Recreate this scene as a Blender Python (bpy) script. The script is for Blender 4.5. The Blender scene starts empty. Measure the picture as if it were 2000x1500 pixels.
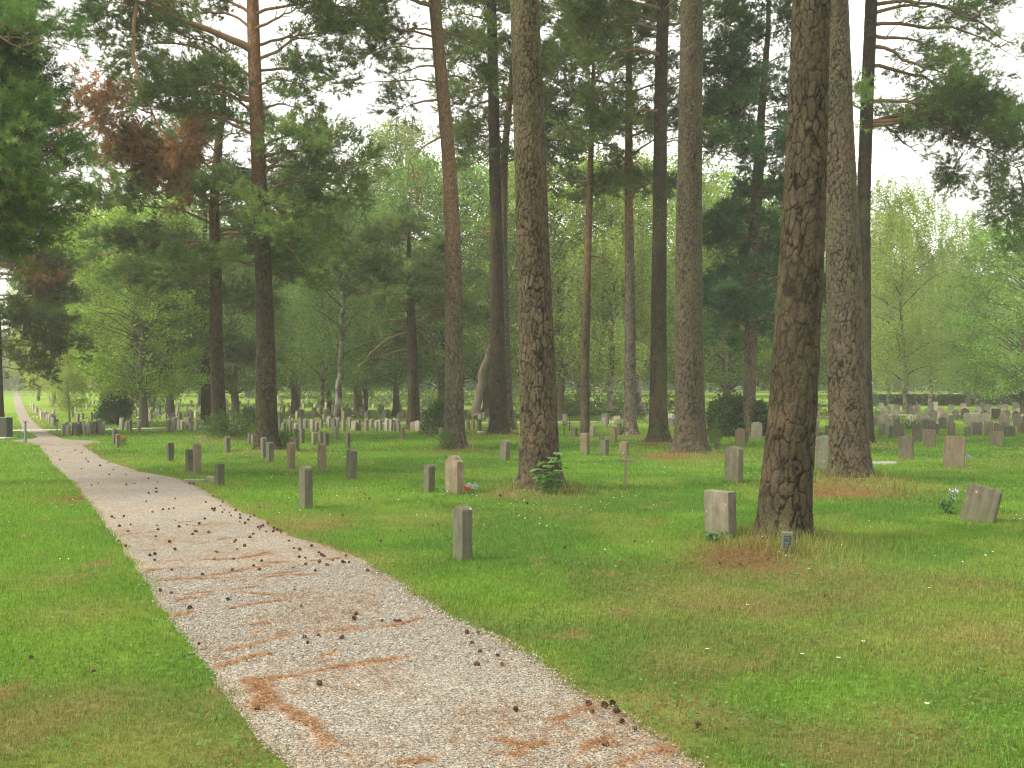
import bpy, bmesh, math, random
import numpy as np
from math import radians, pi

# ------------------------------------------------------------------ camera, world, sun, exposure
scene = bpy.context.scene
COL = scene.collection
CH = 1.6            # eye height
F, CX, HY = 2000.0, 1000.0, 760.0   # focal length in photo pixels, centre column, horizon row

cam = bpy.data.cameras.new('camera')
cam.sensor_width = 36.0
cam.lens = 36.0
cam.shift_y = 10.0 / 2000.0
cam.clip_start = 0.1
cam.clip_end = 6000
camo = bpy.data.objects.new('camera', cam)
camo.location = (0, 0, CH)
camo.rotation_euler = (pi / 2, 0, 0)
COL.objects.link(camo)
scene.camera = camo

SUN_EL, SUN_AZ = radians(48), radians(-108)   # azimuth from +Y, clockwise positive (to the left and slightly behind the camera)
sd = np.array([math.sin(SUN_AZ) * math.cos(SUN_EL), math.cos(SUN_AZ) * math.cos(SUN_EL), math.sin(SUN_EL)])
sun = bpy.data.lights.new('sun', 'SUN')
sun.energy = 3.2
sun.angle = radians(18)
sun.color = (1.0, 0.94, 0.78)
suno = bpy.data.objects.new('sun', sun)
from mathutils import Vector
suno.rotation_euler = Vector(sd.tolist()).to_track_quat('Z', 'Y').to_euler()
COL.objects.link(suno)

w = bpy.data.worlds.new("World")
scene.world = w
w.use_nodes = True
nt = w.node_tree
nt.nodes.clear()
wo = nt.nodes.new('ShaderNodeOutputWorld')
bg = nt.nodes.new('ShaderNodeBackground')
sky = nt.nodes.new('ShaderNodeTexSky')
sky.sky_type = 'NISHITA'
sky.sun_disc = False
sky.sun_elevation = SUN_EL
sky.sun_rotation = SUN_AZ
sky.air_density = 1.0
sky.dust_density = 3.0
# a closed bright cloud deck in front of the blue sky
tc = nt.nodes.new('ShaderNodeTexCoord')
mp = nt.nodes.new('ShaderNodeMapping')
mp.inputs['Scale'].default_value = (1.6, 1.6, 4.0)
nz = nt.nodes.new('ShaderNodeTexNoise')
nz.inputs['Scale'].default_value = 1.7
nz.inputs['Detail'].default_value = 5
cr = nt.nodes.new('ShaderNodeValToRGB')
cr.color_ramp.elements[0].position = 0.30
cr.color_ramp.elements[0].color = (9.2, 8.9, 8.3, 1)
cr.color_ramp.elements[1].position = 0.68
cr.color_ramp.elements[1].color = (11.9, 11.6, 10.8, 1)
mx = nt.nodes.new('ShaderNodeMixRGB')
mx.inputs[0].default_value = 0.93
nt.links.new(tc.outputs['Generated'], mp.inputs[0])
nt.links.new(mp.outputs[0], nz.inputs['Vector'])
nt.links.new(nz.outputs[0], cr.inputs[0])
nt.links.new(sky.outputs[0], mx.inputs[1])
nt.links.new(cr.outputs[0], mx.inputs[2])
nt.links.new(mx.outputs[0], bg.inputs[0])
nt.links.new(bg.outputs[0], wo.inputs[0])
bg.inputs[1].default_value = 0.104

vs = scene.view_settings
vs.view_transform = 'Standard'
vs.look = 'None'
vs.gamma = 1
vs.exposure = 1.1
scene.cycles.max_bounces = 6
scene.cycles.diffuse_bounces = 4
scene.cycles.glossy_bounces = 2
scene.cycles.transmission_bounces = 4
scene.cycles.volume_bounces = 0
scene.cycles.use_denoising = True
scene.cycles.filter_width = 1.2

HAZE = True
HAZE_DENSITY = 0.0013

# ------------------------------------------------------------------ numeric helpers
rs = np.random.RandomState

def hash3(ix, iy, iz, seed=0):
    h = (ix.astype(np.int64) * 73856093) ^ (iy.astype(np.int64) * 19349663) ^ (iz.astype(np.int64) * 83492791) ^ (seed * 2654435 + 97)
    h = (h ^ (h >> 13)) * 1274126177
    h = h & 0xFFFFFFFF
    h = (h ^ (h >> 16)) * 2246822519
    h = h & 0xFFFFFFFF
    h = h ^ (h >> 15)
    return (h & 0xFFFFFF).astype(np.float64) / float(0xFFFFFF)

def vnoise(x, y, z=None, seed=0):
    if z is None:
        z = np.zeros_like(x)
    x0, y0, z0 = np.floor(x), np.floor(y), np.floor(z)
    fx, fy, fz = x - x0, y - y0, z - z0
    fx, fy, fz = [f * f * (3 - 2 * f) for f in (fx, fy, fz)]
    r = 0
    for a in (0, 1):
        for b in (0, 1):
            for c in (0, 1):
                wgt = (fx if a else 1 - fx) * (fy if b else 1 - fy) * (fz if c else 1 - fz)
                r = r + wgt * hash3(x0 + a, y0 + b, z0 + c, seed)
    return r

def fbm(x, y, z=None, seed=0, oct=3):
    r, a, t = 0, 1.0, 0
    for k in range(oct):
        r = r + a * vnoise(x * 2**k, y * 2**k, None if z is None else z * 2**k, seed + k * 17)
        t += a
        a *= 0.5
    return r / t

def voronoi(x, y, z, seed=0):
    ix, iy, iz = np.floor(x), np.floor(y), np.floor(z)
    f1 = np.full(x.shape, 9.0)
    f2 = np.full(x.shape, 9.0)
    cid = np.zeros(x.shape)
    for a in (-1, 0, 1):
        for b in (-1, 0, 1):
            for c in (-1, 0, 1):
                jx, jy, jz = ix + a, iy + b, iz + c
                px = jx + hash3(jx, jy, jz, seed + 1)
                py = jy + hash3(jx, jy, jz, seed + 2)
                pz = jz + hash3(jx, jy, jz, seed + 3)
                d = np.sqrt((px - x)**2 + (py - y)**2 + (pz - z)**2)
                nearer = d < f1
                f2 = np.where(nearer, f1, np.minimum(f2, d))
                cid = np.where(nearer, hash3(jx, jy, jz, seed + 4), cid)
                f1 = np.where(nearer, d, f1)
    return f1, f2, cid

def sstep(a, b, x):
    t = np.clip((x - a) / (b - a), 0, 1)
    return t * t * (3 - 2 * t)

# ------------------------------------------------------------------ object helpers
def mesh_np(name, V, Fs, mat, col=None, smooth=False, parent=None, link=True):
    """V (n,3); Fs = list of (m,k) index arrays; col (n,3) linear colours per vertex"""
    V = np.asarray(V, dtype=np.float32)
    if not isinstance(Fs, list):
        Fs = [Fs]
    Fs = [np.asarray(f, dtype=np.int32) for f in Fs if len(f)]
    me = bpy.data.meshes.new(name)
    me.vertices.add(len(V))
    me.vertices.foreach_set('co', V.ravel())
    loops = np.concatenate([f.ravel() for f in Fs])
    tot = np.concatenate([np.full(len(f), f.shape[1], dtype=np.int32) for f in Fs])
    st = np.concatenate([[0], np.cumsum(tot)[:-1]]).astype(np.int32)
    me.loops.add(len(loops))
    me.loops.foreach_set('vertex_index', loops)
    me.polygons.add(len(tot))
    me.polygons.foreach_set('loop_start', st)
    me.polygons.foreach_set('use_smooth', np.full(len(tot), bool(smooth)))
    me.update(calc_edges=True)
    if col is not None:
        ca = me.color_attributes.new('Col', 'FLOAT_COLOR', 'POINT')
        c4 = np.ones((len(V), 4), dtype=np.float32)
        c4[:, :3] = col
        ca.data.foreach_set('color', c4.ravel())
    if mat is not None:
        me.materials.append(mat)
    if not link:
        return me
    return obj_of(name, me, parent)

def obj_of(name, me, parent=None):
    o = bpy.data.objects.new(name, me)
    COL.objects.link(o)
    if parent is not None:
        o.parent = parent
    return o

def empty(name, loc, label, cat, group=None, rz=0):
    o = bpy.data.objects.new(name, None)
    o.empty_display_size = 0.2
    o.location = loc
    o.rotation_euler = (0, 0, rz)
    COL.objects.link(o)
    return tag(o, label, cat, group)

def tag(o, label, cat, group=None, kind=None):
    if label:
        o['label'] = label
    if cat:
        o['category'] = cat
    if group:
        o['group'] = group
    if kind:
        o['kind'] = kind
    return o

class Acc:
    """collects pieces of geometry into one mesh"""
    def __init__(s):
        s.V, s.F, s.C, s.n = [], {}, [], 0
    def add(s, V, F, C):
        V = np.asarray(V, dtype=np.float64)
        s.V.append(V)
        C = np.asarray(C, dtype=np.float64)
        if C.ndim == 1:
            C = np.repeat(C[None, :], len(V), 0)
        s.C.append(C)
        F = np.asarray(F)
        s.F.setdefault(F.shape[1], []).append(F + s.n)
        s.n += len(V)
    def build(s, name, mat, parent=None, smooth=False, link=True, off=None):
        if not s.n:
            return None
        V = np.concatenate(s.V)
        if off is not None:
            V = V - np.asarray(off)
        return mesh_np(name, V, [np.concatenate(f) for f in s.F.values()], mat, np.concatenate(s.C), smooth, parent, link)

def tube(P, R, n=6, cap=True):
    P = np.asarray(P, float)
    m = len(P)
    R = np.broadcast_to(np.asarray(R, float), (m,))
    T = np.gradient(P, axis=0)
    T /= np.linalg.norm(T, axis=1)[:, None] + 1e-9
    ref = np.array([0.13, 0.21, 0.97]) if abs(T[:, 2]).mean() < 0.8 else np.array([0.97, 0.2, 0.1])
    U = np.cross(T, ref)
    U /= np.linalg.norm(U, axis=1)[:, None] + 1e-9
    W = np.cross(T, U)
    a = np.arange(n) * 2 * pi / n
    V = P[:, None, :] + R[:, None, None] * (np.cos(a)[None, :, None] * U[:, None, :] + np.sin(a)[None, :, None] * W[:, None, :])
    i = np.arange(m - 1)[:, None] * n
    j = np.arange(n)[None, :]
    k = (j + 1) % n
    Fq = np.stack([i + j, i + k, i + n + k, i + n + j], -1).reshape(-1, 4)
    return V.reshape(-1, 3), Fq

# ------------------------------------------------------------------ the lie of the land
TREE_MOUNDS = []     # (x, y, height, radius)
BUMPS = []

def h_ground(x, y):
    x = np.asarray(x, float)
    y = np.asarray(y, float)
    h = 1.25 * sstep(62, 165, y) + 2.2 * sstep(170, 420, y)
    near = sstep(3, 9, np.hypot(x, y)) * (1 - sstep(60, 90, np.hypot(x, y)))
    h = h + near * 0.10 * (fbm(x * 0.16, y * 0.16, seed=5, oct=3) - 0.5)
    for (tx, ty, th, tr) in TREE_MOUNDS:
        d2 = ((x - tx)**2 + (y - ty)**2) / (tr * tr)
        h = h + th * np.exp(-np.minimum(d2, 30))
    return h

def gp(px, py):
    """point of the ground seen at a photo pixel"""
    Ys = np.concatenate([np.linspace(1.2, 70, 1600), np.linspace(70.1, 420, 1500)])
    X = (px - CX) / F * Ys
    hh = h_ground(X, Ys)
    line = CH - (py - HY) / F * Ys
    below = np.where(line <= hh)[0]
    i = below[0] if len(below) else len(Ys) - 1
    return np.array([X[i], Ys[i], hh[i]])

def zat(py, Y):
    return CH - (py - HY) / F * Y

def xat(px, Y):
    return (px - CX) / F * Y

# ------------------------------------------------------------------ materials
def new_mat(name):
    m = bpy.data.materials.new(name)
    m.use_nodes = True
    t = m.node_tree
    t.nodes.clear()
    out = t.nodes.new('ShaderNodeOutputMaterial')
    return m, t, out

def N(t, ty, **kw):
    n = t.nodes.new(ty)
    for k, v in kw.items():
        if k in n.inputs.keys():
            n.inputs[k].default_value = v
        else:
            setattr(n, k, v)
    return n

def leaf_mat(name, trans=0.35, use_obj=True, gain=1.0):
    m, t, out = new_mat(name)
    at = N(t, 'ShaderNodeAttribute', attribute_name='Col')
    col = at.outputs['Color']
    if use_obj:
        oi = N(t, 'ShaderNodeObjectInfo')
        mu = N(t, 'ShaderNodeMixRGB', blend_type='MULTIPLY')
        mu.inputs[0].default_value = 1
        t.links.new(col, mu.inputs[1])
        t.links.new(oi.outputs['Color'], mu.inputs[2])
        col = mu.outputs[0]
    d = N(t, 'ShaderNodeBsdfDiffuse')
    tr = N(t, 'ShaderNodeBsdfTranslucent')
    mix = N(t, 'ShaderNodeMixShader')
    mix.inputs[0].default_value = trans
    t.links.new(col, d.inputs[0])
    t.links.new(col, tr.inputs[0])
    t.links.new(d.outputs[0], mix.inputs[1])
    t.links.new(tr.outputs[0], mix.inputs[2])
    t.links.new(mix.outputs[0], out.inputs[0])
    return m

def attr_mat(name, rough=0.9, spec=0.2, nscale=60, nstr=0.25, vary=0.25, bump=0.3, bdist=0.01, use_obj=False):
    """colour from the mesh, broken up with fine noise and a bump"""
    m, t, out = new_mat(name)
    at = N(t, 'ShaderNodeAttribute', attribute_name='Col')
    tcn = N(t, 'ShaderNodeTexCoord')
    n1 = N(t, 'ShaderNodeTexNoise', Scale=nscale, Detail=5.0, Roughness=0.65)
    t.links.new(tcn.outputs['Object'], n1.inputs['Vector'])
    mr = N(t, 'ShaderNodeMapRange')
    mr.inputs['From Min'].default_value = 0.3
    mr.inputs['From Max'].default_value = 0.7
    mr.inputs['To Min'].default_value = 1 - vary
    mr.inputs['To Max'].default_value = 1 + vary
    t.links.new(n1.outputs[0], mr.inputs[0])
    mu = N(t, 'ShaderNodeVectorMath', operation='SCALE')
    t.links.new(at.outputs['Color'], mu.inputs[0])
    t.links.new(mr.outputs[0], mu.inputs['Scale'])
    src = mu.outputs[0]
    if use_obj:
        oi = N(t, 'ShaderNodeObjectInfo')
        m2 = N(t, 'ShaderNodeVectorMath', operation='MULTIPLY')
        t.links.new(src, m2.inputs[0])
        t.links.new(oi.outputs['Color'], m2.inputs[1])
        src = m2.outputs[0]
    b = N(t, 'ShaderNodeBsdfPrincipled', Roughness=rough)
    b.inputs['Specular IOR Level'].default_value = spec
    t.links.new(src, b.inputs['Base Color'])
    bp = N(t, 'ShaderNodeBump', Strength=bump, Distance=bdist)
    t.links.new(n1.outputs[0], bp.inputs['Height'])
    t.links.new(bp.outputs[0], b.inputs['Normal'])
    t.links.new(b.outputs[0], out.inputs[0])
    return m

M_NEEDLE = leaf_mat('pine_needles', 0.25)
M_LEAF = leaf_mat('leaves', 0.50)
M_GRASS = leaf_mat('grass_blades', 0.38, use_obj=False)
M_BARK = attr_mat('bark', rough=0.95, spec=0.1, nscale=45, vary=0.38, bump=0.6, bdist=0.012)
M_TWIG = attr_mat('branch_bark', rough=0.95, spec=0.1, nscale=40, vary=0.3, bump=0.4, bdist=0.01, use_obj=False)
M_PLAIN = attr_mat('worn_surface', rough=0.8, spec=0.25, nscale=90, vary=0.2, bump=0.15, bdist=0.004)

def stone_mat():
    m, t, out = new_mat('weathered_granite')
    tcn = N(t, 'ShaderNodeTexCoord')
    oi = N(t, 'ShaderNodeObjectInfo')
    add = N(t, 'ShaderNodeVectorMath', operation='ADD')
    sc = N(t, 'ShaderNodeVectorMath', operation='SCALE')
    sc.inputs['Scale'].default_value = 37.0
    t.links.new(oi.outputs['Location'], sc.inputs[0])
    t.links.new(tcn.outputs['Object'], add.inputs[0])
    t.links.new(sc.outputs[0], add.inputs[1])
    speck = N(t, 'ShaderNodeTexNoise', Scale=170.0, Detail=3.0, Roughness=0.8)
    blot = N(t, 'ShaderNodeTexNoise', Scale=9.0, Detail=5.0, Roughness=0.7)
    lich = N(t, 'ShaderNodeTexVoronoi', Scale=11.0)
    streak = N(t, 'ShaderNodeTexNoise', Scale=6.0, Detail=4.0)
    mpn = N(t, 'ShaderNodeMapping')
    mpn.inputs['Scale'].default_value = (3.0, 3.0, 0.35)
    t.links.new(add.outputs[0], mpn.inputs[0])
    t.links.new(mpn.outputs[0], streak.inputs['Vector'])
    for n in (speck, blot, lich):
        t.links.new(add.outputs[0], n.inputs['Vector'])
    r1 = N(t, 'ShaderNodeMapRange'); r1.inputs[1].default_value = .3; r1.inputs[2].default_value = .7; r1.inputs[3].default_value = .72; r1.inputs[4].default_value = 1.3
    r2 = N(t, 'ShaderNodeMapRange'); r2.inputs[1].default_value = .3; r2.inputs[2].default_value = .7; r2.inputs[3].default_value = .75; r2.inputs[4].default_value = 1.2
    r3 = N(t, 'ShaderNodeMapRange'); r3.inputs[1].default_value = .35; r3.inputs[2].default_value = .65; r3.inputs[3].default_value = .75; r3.inputs[4].default_value = 1.15
    t.links.new(speck.outputs[0], r1.inputs[0])
    t.links.new(blot.outputs[0], r2.inputs[0])
    t.links.new(streak.outputs[0], r3.inputs[0])
    p1 = N(t, 'ShaderNodeMath', operation='MULTIPLY')
    p2 = N(t, 'ShaderNodeMath', operation='MULTIPLY')
    t.links.new(r1.outputs[0], p1.inputs[0]); t.links.new(r2.outputs[0], p1.inputs[1])
    t.links.new(p1.outputs[0], p2.inputs[0]); t.links.new(r3.outputs[0], p2.inputs[1])
    s = N(t, 'ShaderNodeVectorMath', operation='SCALE')
    t.links.new(oi.outputs['Color'], s.inputs[0]); t.links.new(p2.outputs[0], s.inputs['Scale'])
    # pale lichen blotches, and a green film low down where the grass wets the stone
    lr = N(t, 'ShaderNodeValToRGB')
    lr.color_ramp.elements[0].position = 0.10; lr.color_ramp.elements[0].color = (1, 1, 1, 1)
    lr.color_ramp.elements[1].position = 0.17; lr.color_ramp.elements[1].color = (0, 0, 0, 1)
    t.links.new(lich.outputs['Distance'], lr.inputs[0])
    g = N(t, 'ShaderNodeMath', operation='MULTIPLY')
    gm = N(t, 'ShaderNodeMapRange'); gm.inputs[1].default_value = .52; gm.inputs[2].default_value = .6
    t.links.new(blot.outputs[0], gm.inputs[0])
    t.links.new(lr.outputs[0], g.inputs[0]); t.links.new(gm.outputs[0], g.inputs[1])
    mxl = N(t, 'ShaderNodeMixRGB'); mxl.inputs[2].default_value = (0.36, 0.35, 0.24, 1)
    t.links.new(g.outputs[0], mxl.inputs[0]); t.links.new(s.outputs[0], mxl.inputs[1])
    sx = N(t, 'ShaderNodeSeparateXYZ'); t.links.new(tcn.outputs['Object'], sx.inputs[0])
    gz = N(t, 'ShaderNodeMapRange'); gz.inputs[1].default_value = .30; gz.inputs[2].default_value = .0; gz.inputs[3].default_value = 0; gz.inputs[4].default_value = .55
    t.links.new(sx.outputs['Z'], gz.inputs[0])
    gg = N(t, 'ShaderNodeMath', operation='MULTIPLY'); t.links.new(gz.outputs[0], gg.inputs[0]); t.links.new(r2.outputs[0], gg.inputs[1])
    mg = N(t, 'ShaderNodeMixRGB'); mg.inputs[2].default_value = (0.10, 0.115, 0.05, 1)
    t.links.new(gg.outputs[0], mg.inputs[0]); t.links.new(mxl.outputs[0], mg.inputs[1])
    b = N(t, 'ShaderNodeBsdfPrincipled', Roughness=0.85)
    b.inputs['Specular IOR Level'].default_value = 0.25
    t.links.new(mg.outputs[0], b.inputs['Base Color'])
    bp = N(t, 'ShaderNodeBump', Strength=0.5, Distance=0.004)
    t.links.new(speck.outputs[0], bp.inputs['Height'])
    t.links.new(bp.outputs[0], b.inputs['Normal'])
    t.links.new(b.outputs[0], out.inputs[0])
    return m
M_STONE = stone_mat()

def ground_mat():
    m, t, out = new_mat('turf')
    at = N(t, 'ShaderNodeAttribute', attribute_name='Col')
    geo = N(t, 'ShaderNodeNewGeometry')
    n1 = N(t, 'ShaderNodeTexNoise', Scale=14.0, Detail=8.0, Roughness=0.75)
    n2 = N(t, 'ShaderNodeTexNoise', Scale=1.1, Detail=5.0, Roughness=0.6)
    t.links.new(geo.outputs['Position'], n1.inputs['Vector'])
    t.links.new(geo.outputs['Position'], n2.inputs['Vector'])
    r1 = N(t, 'ShaderNodeMapRange'); r1.inputs[1].default_value = .3; r1.inputs[2].default_value = .7; r1.inputs[3].default_value = .62; r1.inputs[4].default_value = 1.35
    r2 = N(t, 'ShaderNodeMapRange'); r2.inputs[1].default_value = .3; r2.inputs[2].default_value = .7; r2.inputs[3].default_value = .85; r2.inputs[4].default_value = 1.15
    t.links.new(n1.outputs[0], r1.inputs[0]); t.links.new(n2.outputs[0], r2.inputs[0])
    p = N(t, 'ShaderNodeMath', operation='MULTIPLY')
    t.links.new(r1.outputs[0], p.inputs[0]); t.links.new(r2.outputs[0], p.inputs[1])
    s = N(t, 'ShaderNodeVectorMath', operation='SCALE')
    t.links.new(at.outputs['Color'], s.inputs[0]); t.links.new(p.outputs[0], s.inputs['Scale'])
    b = N(t, 'ShaderNodeBsdfDiffuse')
    t.links.new(s.outputs[0], b.inputs[0])
    bp = N(t, 'ShaderNodeBump', Strength=0.8, Distance=0.03)
    t.links.new(n1.outputs[0], bp.inputs['Height']); t.links.new(bp.outputs[0], b.inputs['Normal'])
    t.links.new(b.outputs[0], out.inputs[0])
    return m
M_GROUND = ground_mat()

def gravel_mat():
    m, t, out = new_mat('fine_gravel')
    at = N(t, 'ShaderNodeAttribute', attribute_name='Col')
    geo = N(t, 'ShaderNodeNewGeometry')
    v = N(t, 'ShaderNodeTexVoronoi', Scale=105.0)
    t.links.new(geo.outputs['Position'], v.inputs['Vector'])
    n2 = N(t, 'ShaderNodeTexNoise', Scale=6.0, Detail=6.0, Roughness=0.7)
    t.links.new(geo.outputs['Position'], n2.inputs['Vector'])
    sep = N(t, 'ShaderNodeSeparateColor'); t.links.new(v.outputs['Color'], sep.inputs[0])
    ramp = N(t, 'ShaderNodeValToRGB')
    e = ramp.color_ramp.elements
    e[0].position = 0; e[0].color = (0.30, 0.29, 0.28, 1)
    e[1].position = 1; e[1].color = (1.75, 1.72, 1.65, 1)
    for pos, c in ((.25, (.62, .62, .62, 1)), (.5, (1.0, .93, .86, 1)), (.7, (1.1, .98, .88, 1)), (.88, (1.25, 1.22, 1.2, 1))):
        x = e.new(pos); x.color = c
    t.links.new(sep.outputs[0], ramp.inputs[0])
    mu = N(t, 'ShaderNodeVectorMath', operation='MULTIPLY')
    t.links.new(at.outputs['Color'], mu.inputs[0]); t.links.new(ramp.outputs[0], mu.inputs[1])
    r2 = N(t, 'ShaderNodeMapRange'); r2.inputs[1].default_value = .3; r2.inputs[2].default_value = .7; r2.inputs[3].default_value = .85; r2.inputs[4].default_value = 1.12
    t.links.new(n2.outputs[0], r2.inputs[0])
    s = N(t, 'ShaderNodeVectorMath', operation='SCALE')
    t.links.new(mu.outputs[0], s.inputs[0]); t.links.new(r2.outputs[0], s.inputs['Scale'])
    b = N(t, 'ShaderNodeBsdfPrincipled', Roughness=0.9)
    b.inputs['Specular IOR Level'].default_value = 0.2
    t.links.new(s.outputs[0], b.inputs['Base Color'])
    bp = N(t, 'ShaderNodeBump', Strength=0.9, Distance=0.006, invert=True)
    t.links.new(v.outputs['Distance'], bp.inputs['Height']); t.links.new(bp.outputs[0], b.inputs['Normal'])
    t.links.new(b.outputs[0], out.inputs[0])
    return m
M_GRAVEL = gravel_mat()
# ------------------------------------------------------------------ pines
BARK_LOW = np.array([0.100, 0.083, 0.049])
BARK_RED = np.array([0.215, 0.115, 0.062])
GREEN_N = np.array([0.132, 0.192, 0.060])
DEAD_N = np.array([0.23, 0.135, 0.070])

def pine_trunk(pts, Y, seed, plate=0.085, depth=0.02, red_from=99.0, res=1.0, tone=1.0, flare=0.25, grey=0.0, redness=1.0):
    """pts: (photo row, photo column, width in pixels), bottom to top, at distance Y"""
    pts = sorted(pts, key=lambda p: -p[0])
    z = np.array([zat(p[0], Y) for p in pts])
    x = np.array([xat(p[1], Y) for p in pts])
    r = np.array([p[2] / F * Y / 2 for p in pts])
    top = z[-1]
    zvis = zat(-60, Y)
    dz = max(0.011, Y / 1024 * 1.0) * res
    zs = np.concatenate([np.arange(z[0] - 0.35, min(zvis, top), dz), np.arange(min(zvis, top), top, dz * 5), [top]])
    # smooth interpolation of the centre line
    def smooth_interp(v):
        y0 = np.interp(zs, z, v)
        k = 0.5
        return (np.interp(zs - k, z, v) + 2 * y0 + np.interp(zs + k, z, v)) / 4
    xc, rc = smooth_interp(x), np.interp(zs, z, r)
    yc = Y + 0.08 * (vnoise(zs * 0.3, zs * 0 + seed, seed=seed) - 0.5) * np.clip(zs, 0, 3)
    na = int(min(280, max(18, 2 * pi * r.mean() / (dz * 0.9))))
    th = np.arange(na) * 2 * pi / na
    T, Z = np.meshgrid(th, zs)
    XC, RC = np.meshgrid(th, xc)[1], np.meshgrid(th, rc)[1]
    YC = np.meshgrid(th, yc)[1]
    zb = Z - z[0]
    # root flare in lobes
    lob = 0.5 + 0.5 * np.sin(T * 5 + seed + 1.2 * np.sin(T * 2 + seed))
    fl = flare * np.exp(-np.clip(zb + 0.05, 0, 9) / 0.22) * (0.35 + 0.9 * lob)
    ecc = 1 + 0.035 * np.sin(2 * T + seed * 1.3) + 0.03 * (fbm(np.cos(T) * 1.1, np.sin(T) * 1.1, Z * 0.8, seed, 2) - 0.5)
    R = RC * ecc * (1 + fl)
    bx, by = np.cos(T) * RC, np.sin(T) * RC
    k = 1.0 / plate
    wx = 1.5 * (fbm(bx * 7, by * 7, Z * 5, seed + 31, 4) - 0.5)
    wy = 1.5 * (fbm(bx * 7 + 20, by * 7, Z * 5, seed + 33, 4) - 0.5)
    wz = 1.4 * (fbm(bx * 7 + 50, by * 7, Z * 5, seed + 32, 4) - 0.5)
    taper = 1.0 + 0.9 * np.clip(zb / 9.0, 0, 1)          # plates become smaller with height
    f1, f2, cid = voronoi(bx * k * taper + wx, by * k * taper + wy + seed * 3, Z * k * 0.32 * taper + wz, seed)
    open_ = 0.6 + 0.8 * fbm(bx * 4, by * 4, Z * 2.5, seed + 35, 2)
    fade = 0.62 + 0.38 * sstep(.36, .58, fbm(bx * 5 + 3, by * 5, Z * 1.6, seed + 36, 3))
    edge = 1 - (1 - sstep(0.01, 0.17 * open_, f2 - f1)) * fade
    g1, g2, gid = voronoi(bx * k * 2.4 + wx * 1.5, by * k * 2.4 + wy * 1.5, Z * k * 1.1 + wz * 1.5, seed + 9)
    fine = sstep(0.0, 0.30, g2 - g1) * .6 + gid * .6
    rough = fbm(bx * 45, by * 45, Z * 28, seed + 70, 3) - .5
    red = redness * sstep(red_from - 1.2, red_from + 1.8, zb + 1.6 * (fbm(bx * 3, by * 3, Z * .7, seed + 40, 2) - .5))
    dd = depth * (1 - 0.75 * red) * (1 - 0.35 * np.clip(zb / 12, 0, 1))
    R = R + dd * (edge - 1) * .75 + dd * 0.22 * (fine - 1) + dd * 0.45 * (cid - 0.5) + dd * .55 * rough
    V = np.stack([XC + R * np.cos(T), YC + R * np.sin(T), Z], -1).reshape(-1, 3)
    ii = np.arange(len(zs) - 1)[:, None] * na
    jj = np.arange(na)[None, :]
    kk = (jj + 1) % na
    Fq = np.stack([ii + jj, ii + kk, ii + na + kk, ii + na + jj], -1).reshape(-1, 4)
    base = BARK_LOW * tone * np.array([.68, .665, .67])
    base = base * (1 - grey) + np.array([.19, .17, .135]) * grey
    c = base[None, None, :] * (0.82 + 0.26 * cid[..., None] + .22 * (gid[..., None] - .5) + .5 * rough[..., None])
    mossy = sstep(0.5, 0.75, fbm(bx * 2 + 9, by * 2, Z * 1.2, seed + 60, 3))[..., None]
    c = c * (1 - 0.35 * mossy) + np.array([0.115, 0.125, 0.055]) * 0.35 * mossy
    rust = sstep(0.55, 0.7, fbm(bx * 6 + 9, by * 6, Z * 4, seed + 61, 2))[..., None]
    c = c * (1 - 0.4 * rust) + np.array([0.125, 0.092, 0.060]) * tone * 0.4 * rust
    cr_ = BARK_RED * (0.75 + 0.45 * cid[..., None]) * (0.8 + 0.35 * fine[..., None])
    c = c * (1 - red[..., None]) + cr_ * red[..., None]
    fis = (0.16 + 0.84 * edge)[..., None]
    c = c * (fis * (1 - 0.6 * red[..., None]) + 0.6 * red[..., None])
    c = c * (0.85 + 0.15 * fine[..., None])
    info = dict(z=z, x=x, r=r, Y=Y, top=top)
    return V, Fq, c.reshape(-1, 3), info

def trunk_at(info, zq):
    return (np.array([np.interp(zq, info['z'], info['x']), info['Y'], zq]), float(np.interp(zq, info['z'], info['r'])))

def needle_templates(seed, n_t=8, n_needles=34, L=0.34, nl=0.10, nw=0.010):
    """bottle-brush shoots: needles set round a twig, thicker towards its tip"""
    r = rs(seed)
    out = []
    for k in range(n_t):
        t = r.uniform(0.25, 1.0, n_needles) ** 0.7
        a = r.uniform(0, 2 * pi, n_needles)
        sp = r.uniform(0.45, 1.0, n_needles)
        d = np.stack([np.cos(a) * sp, np.sin(a) * sp, r.uniform(0.35, 1.0, n_needles)], -1)
        d /= np.linalg.norm(d, axis=1)[:, None]
        b = np.stack([np.zeros(n_needles), np.zeros(n_needles), t * L], -1) + d * 0.004
        side = np.cross(d, r.normal(size=(n_needles, 3)))
        side /= np.linalg.norm(side, axis=1)[:, None]
        ln = nl * r.uniform(0.7, 1.25, n_needles)[:, None]
        v0 = b - side * nw / 2
        v1 = b + side * nw / 2
        v2 = b + d * ln
        V = np.stack([v0, v1, v2], 1).reshape(-1, 3)
        out.append(V)
    return np.stack(out)     # (n_t, 3n, 3)

def frames(D, r):
    D = D / (np.linalg.norm(D, axis=1)[:, None] + 1e-9)
    A = r.normal(size=D.shape)
    U = np.cross(D, A)
    U /= np.linalg.norm(U, axis=1)[:, None] + 1e-9
    W = np.cross(D, U)
    return U, W, D

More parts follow.
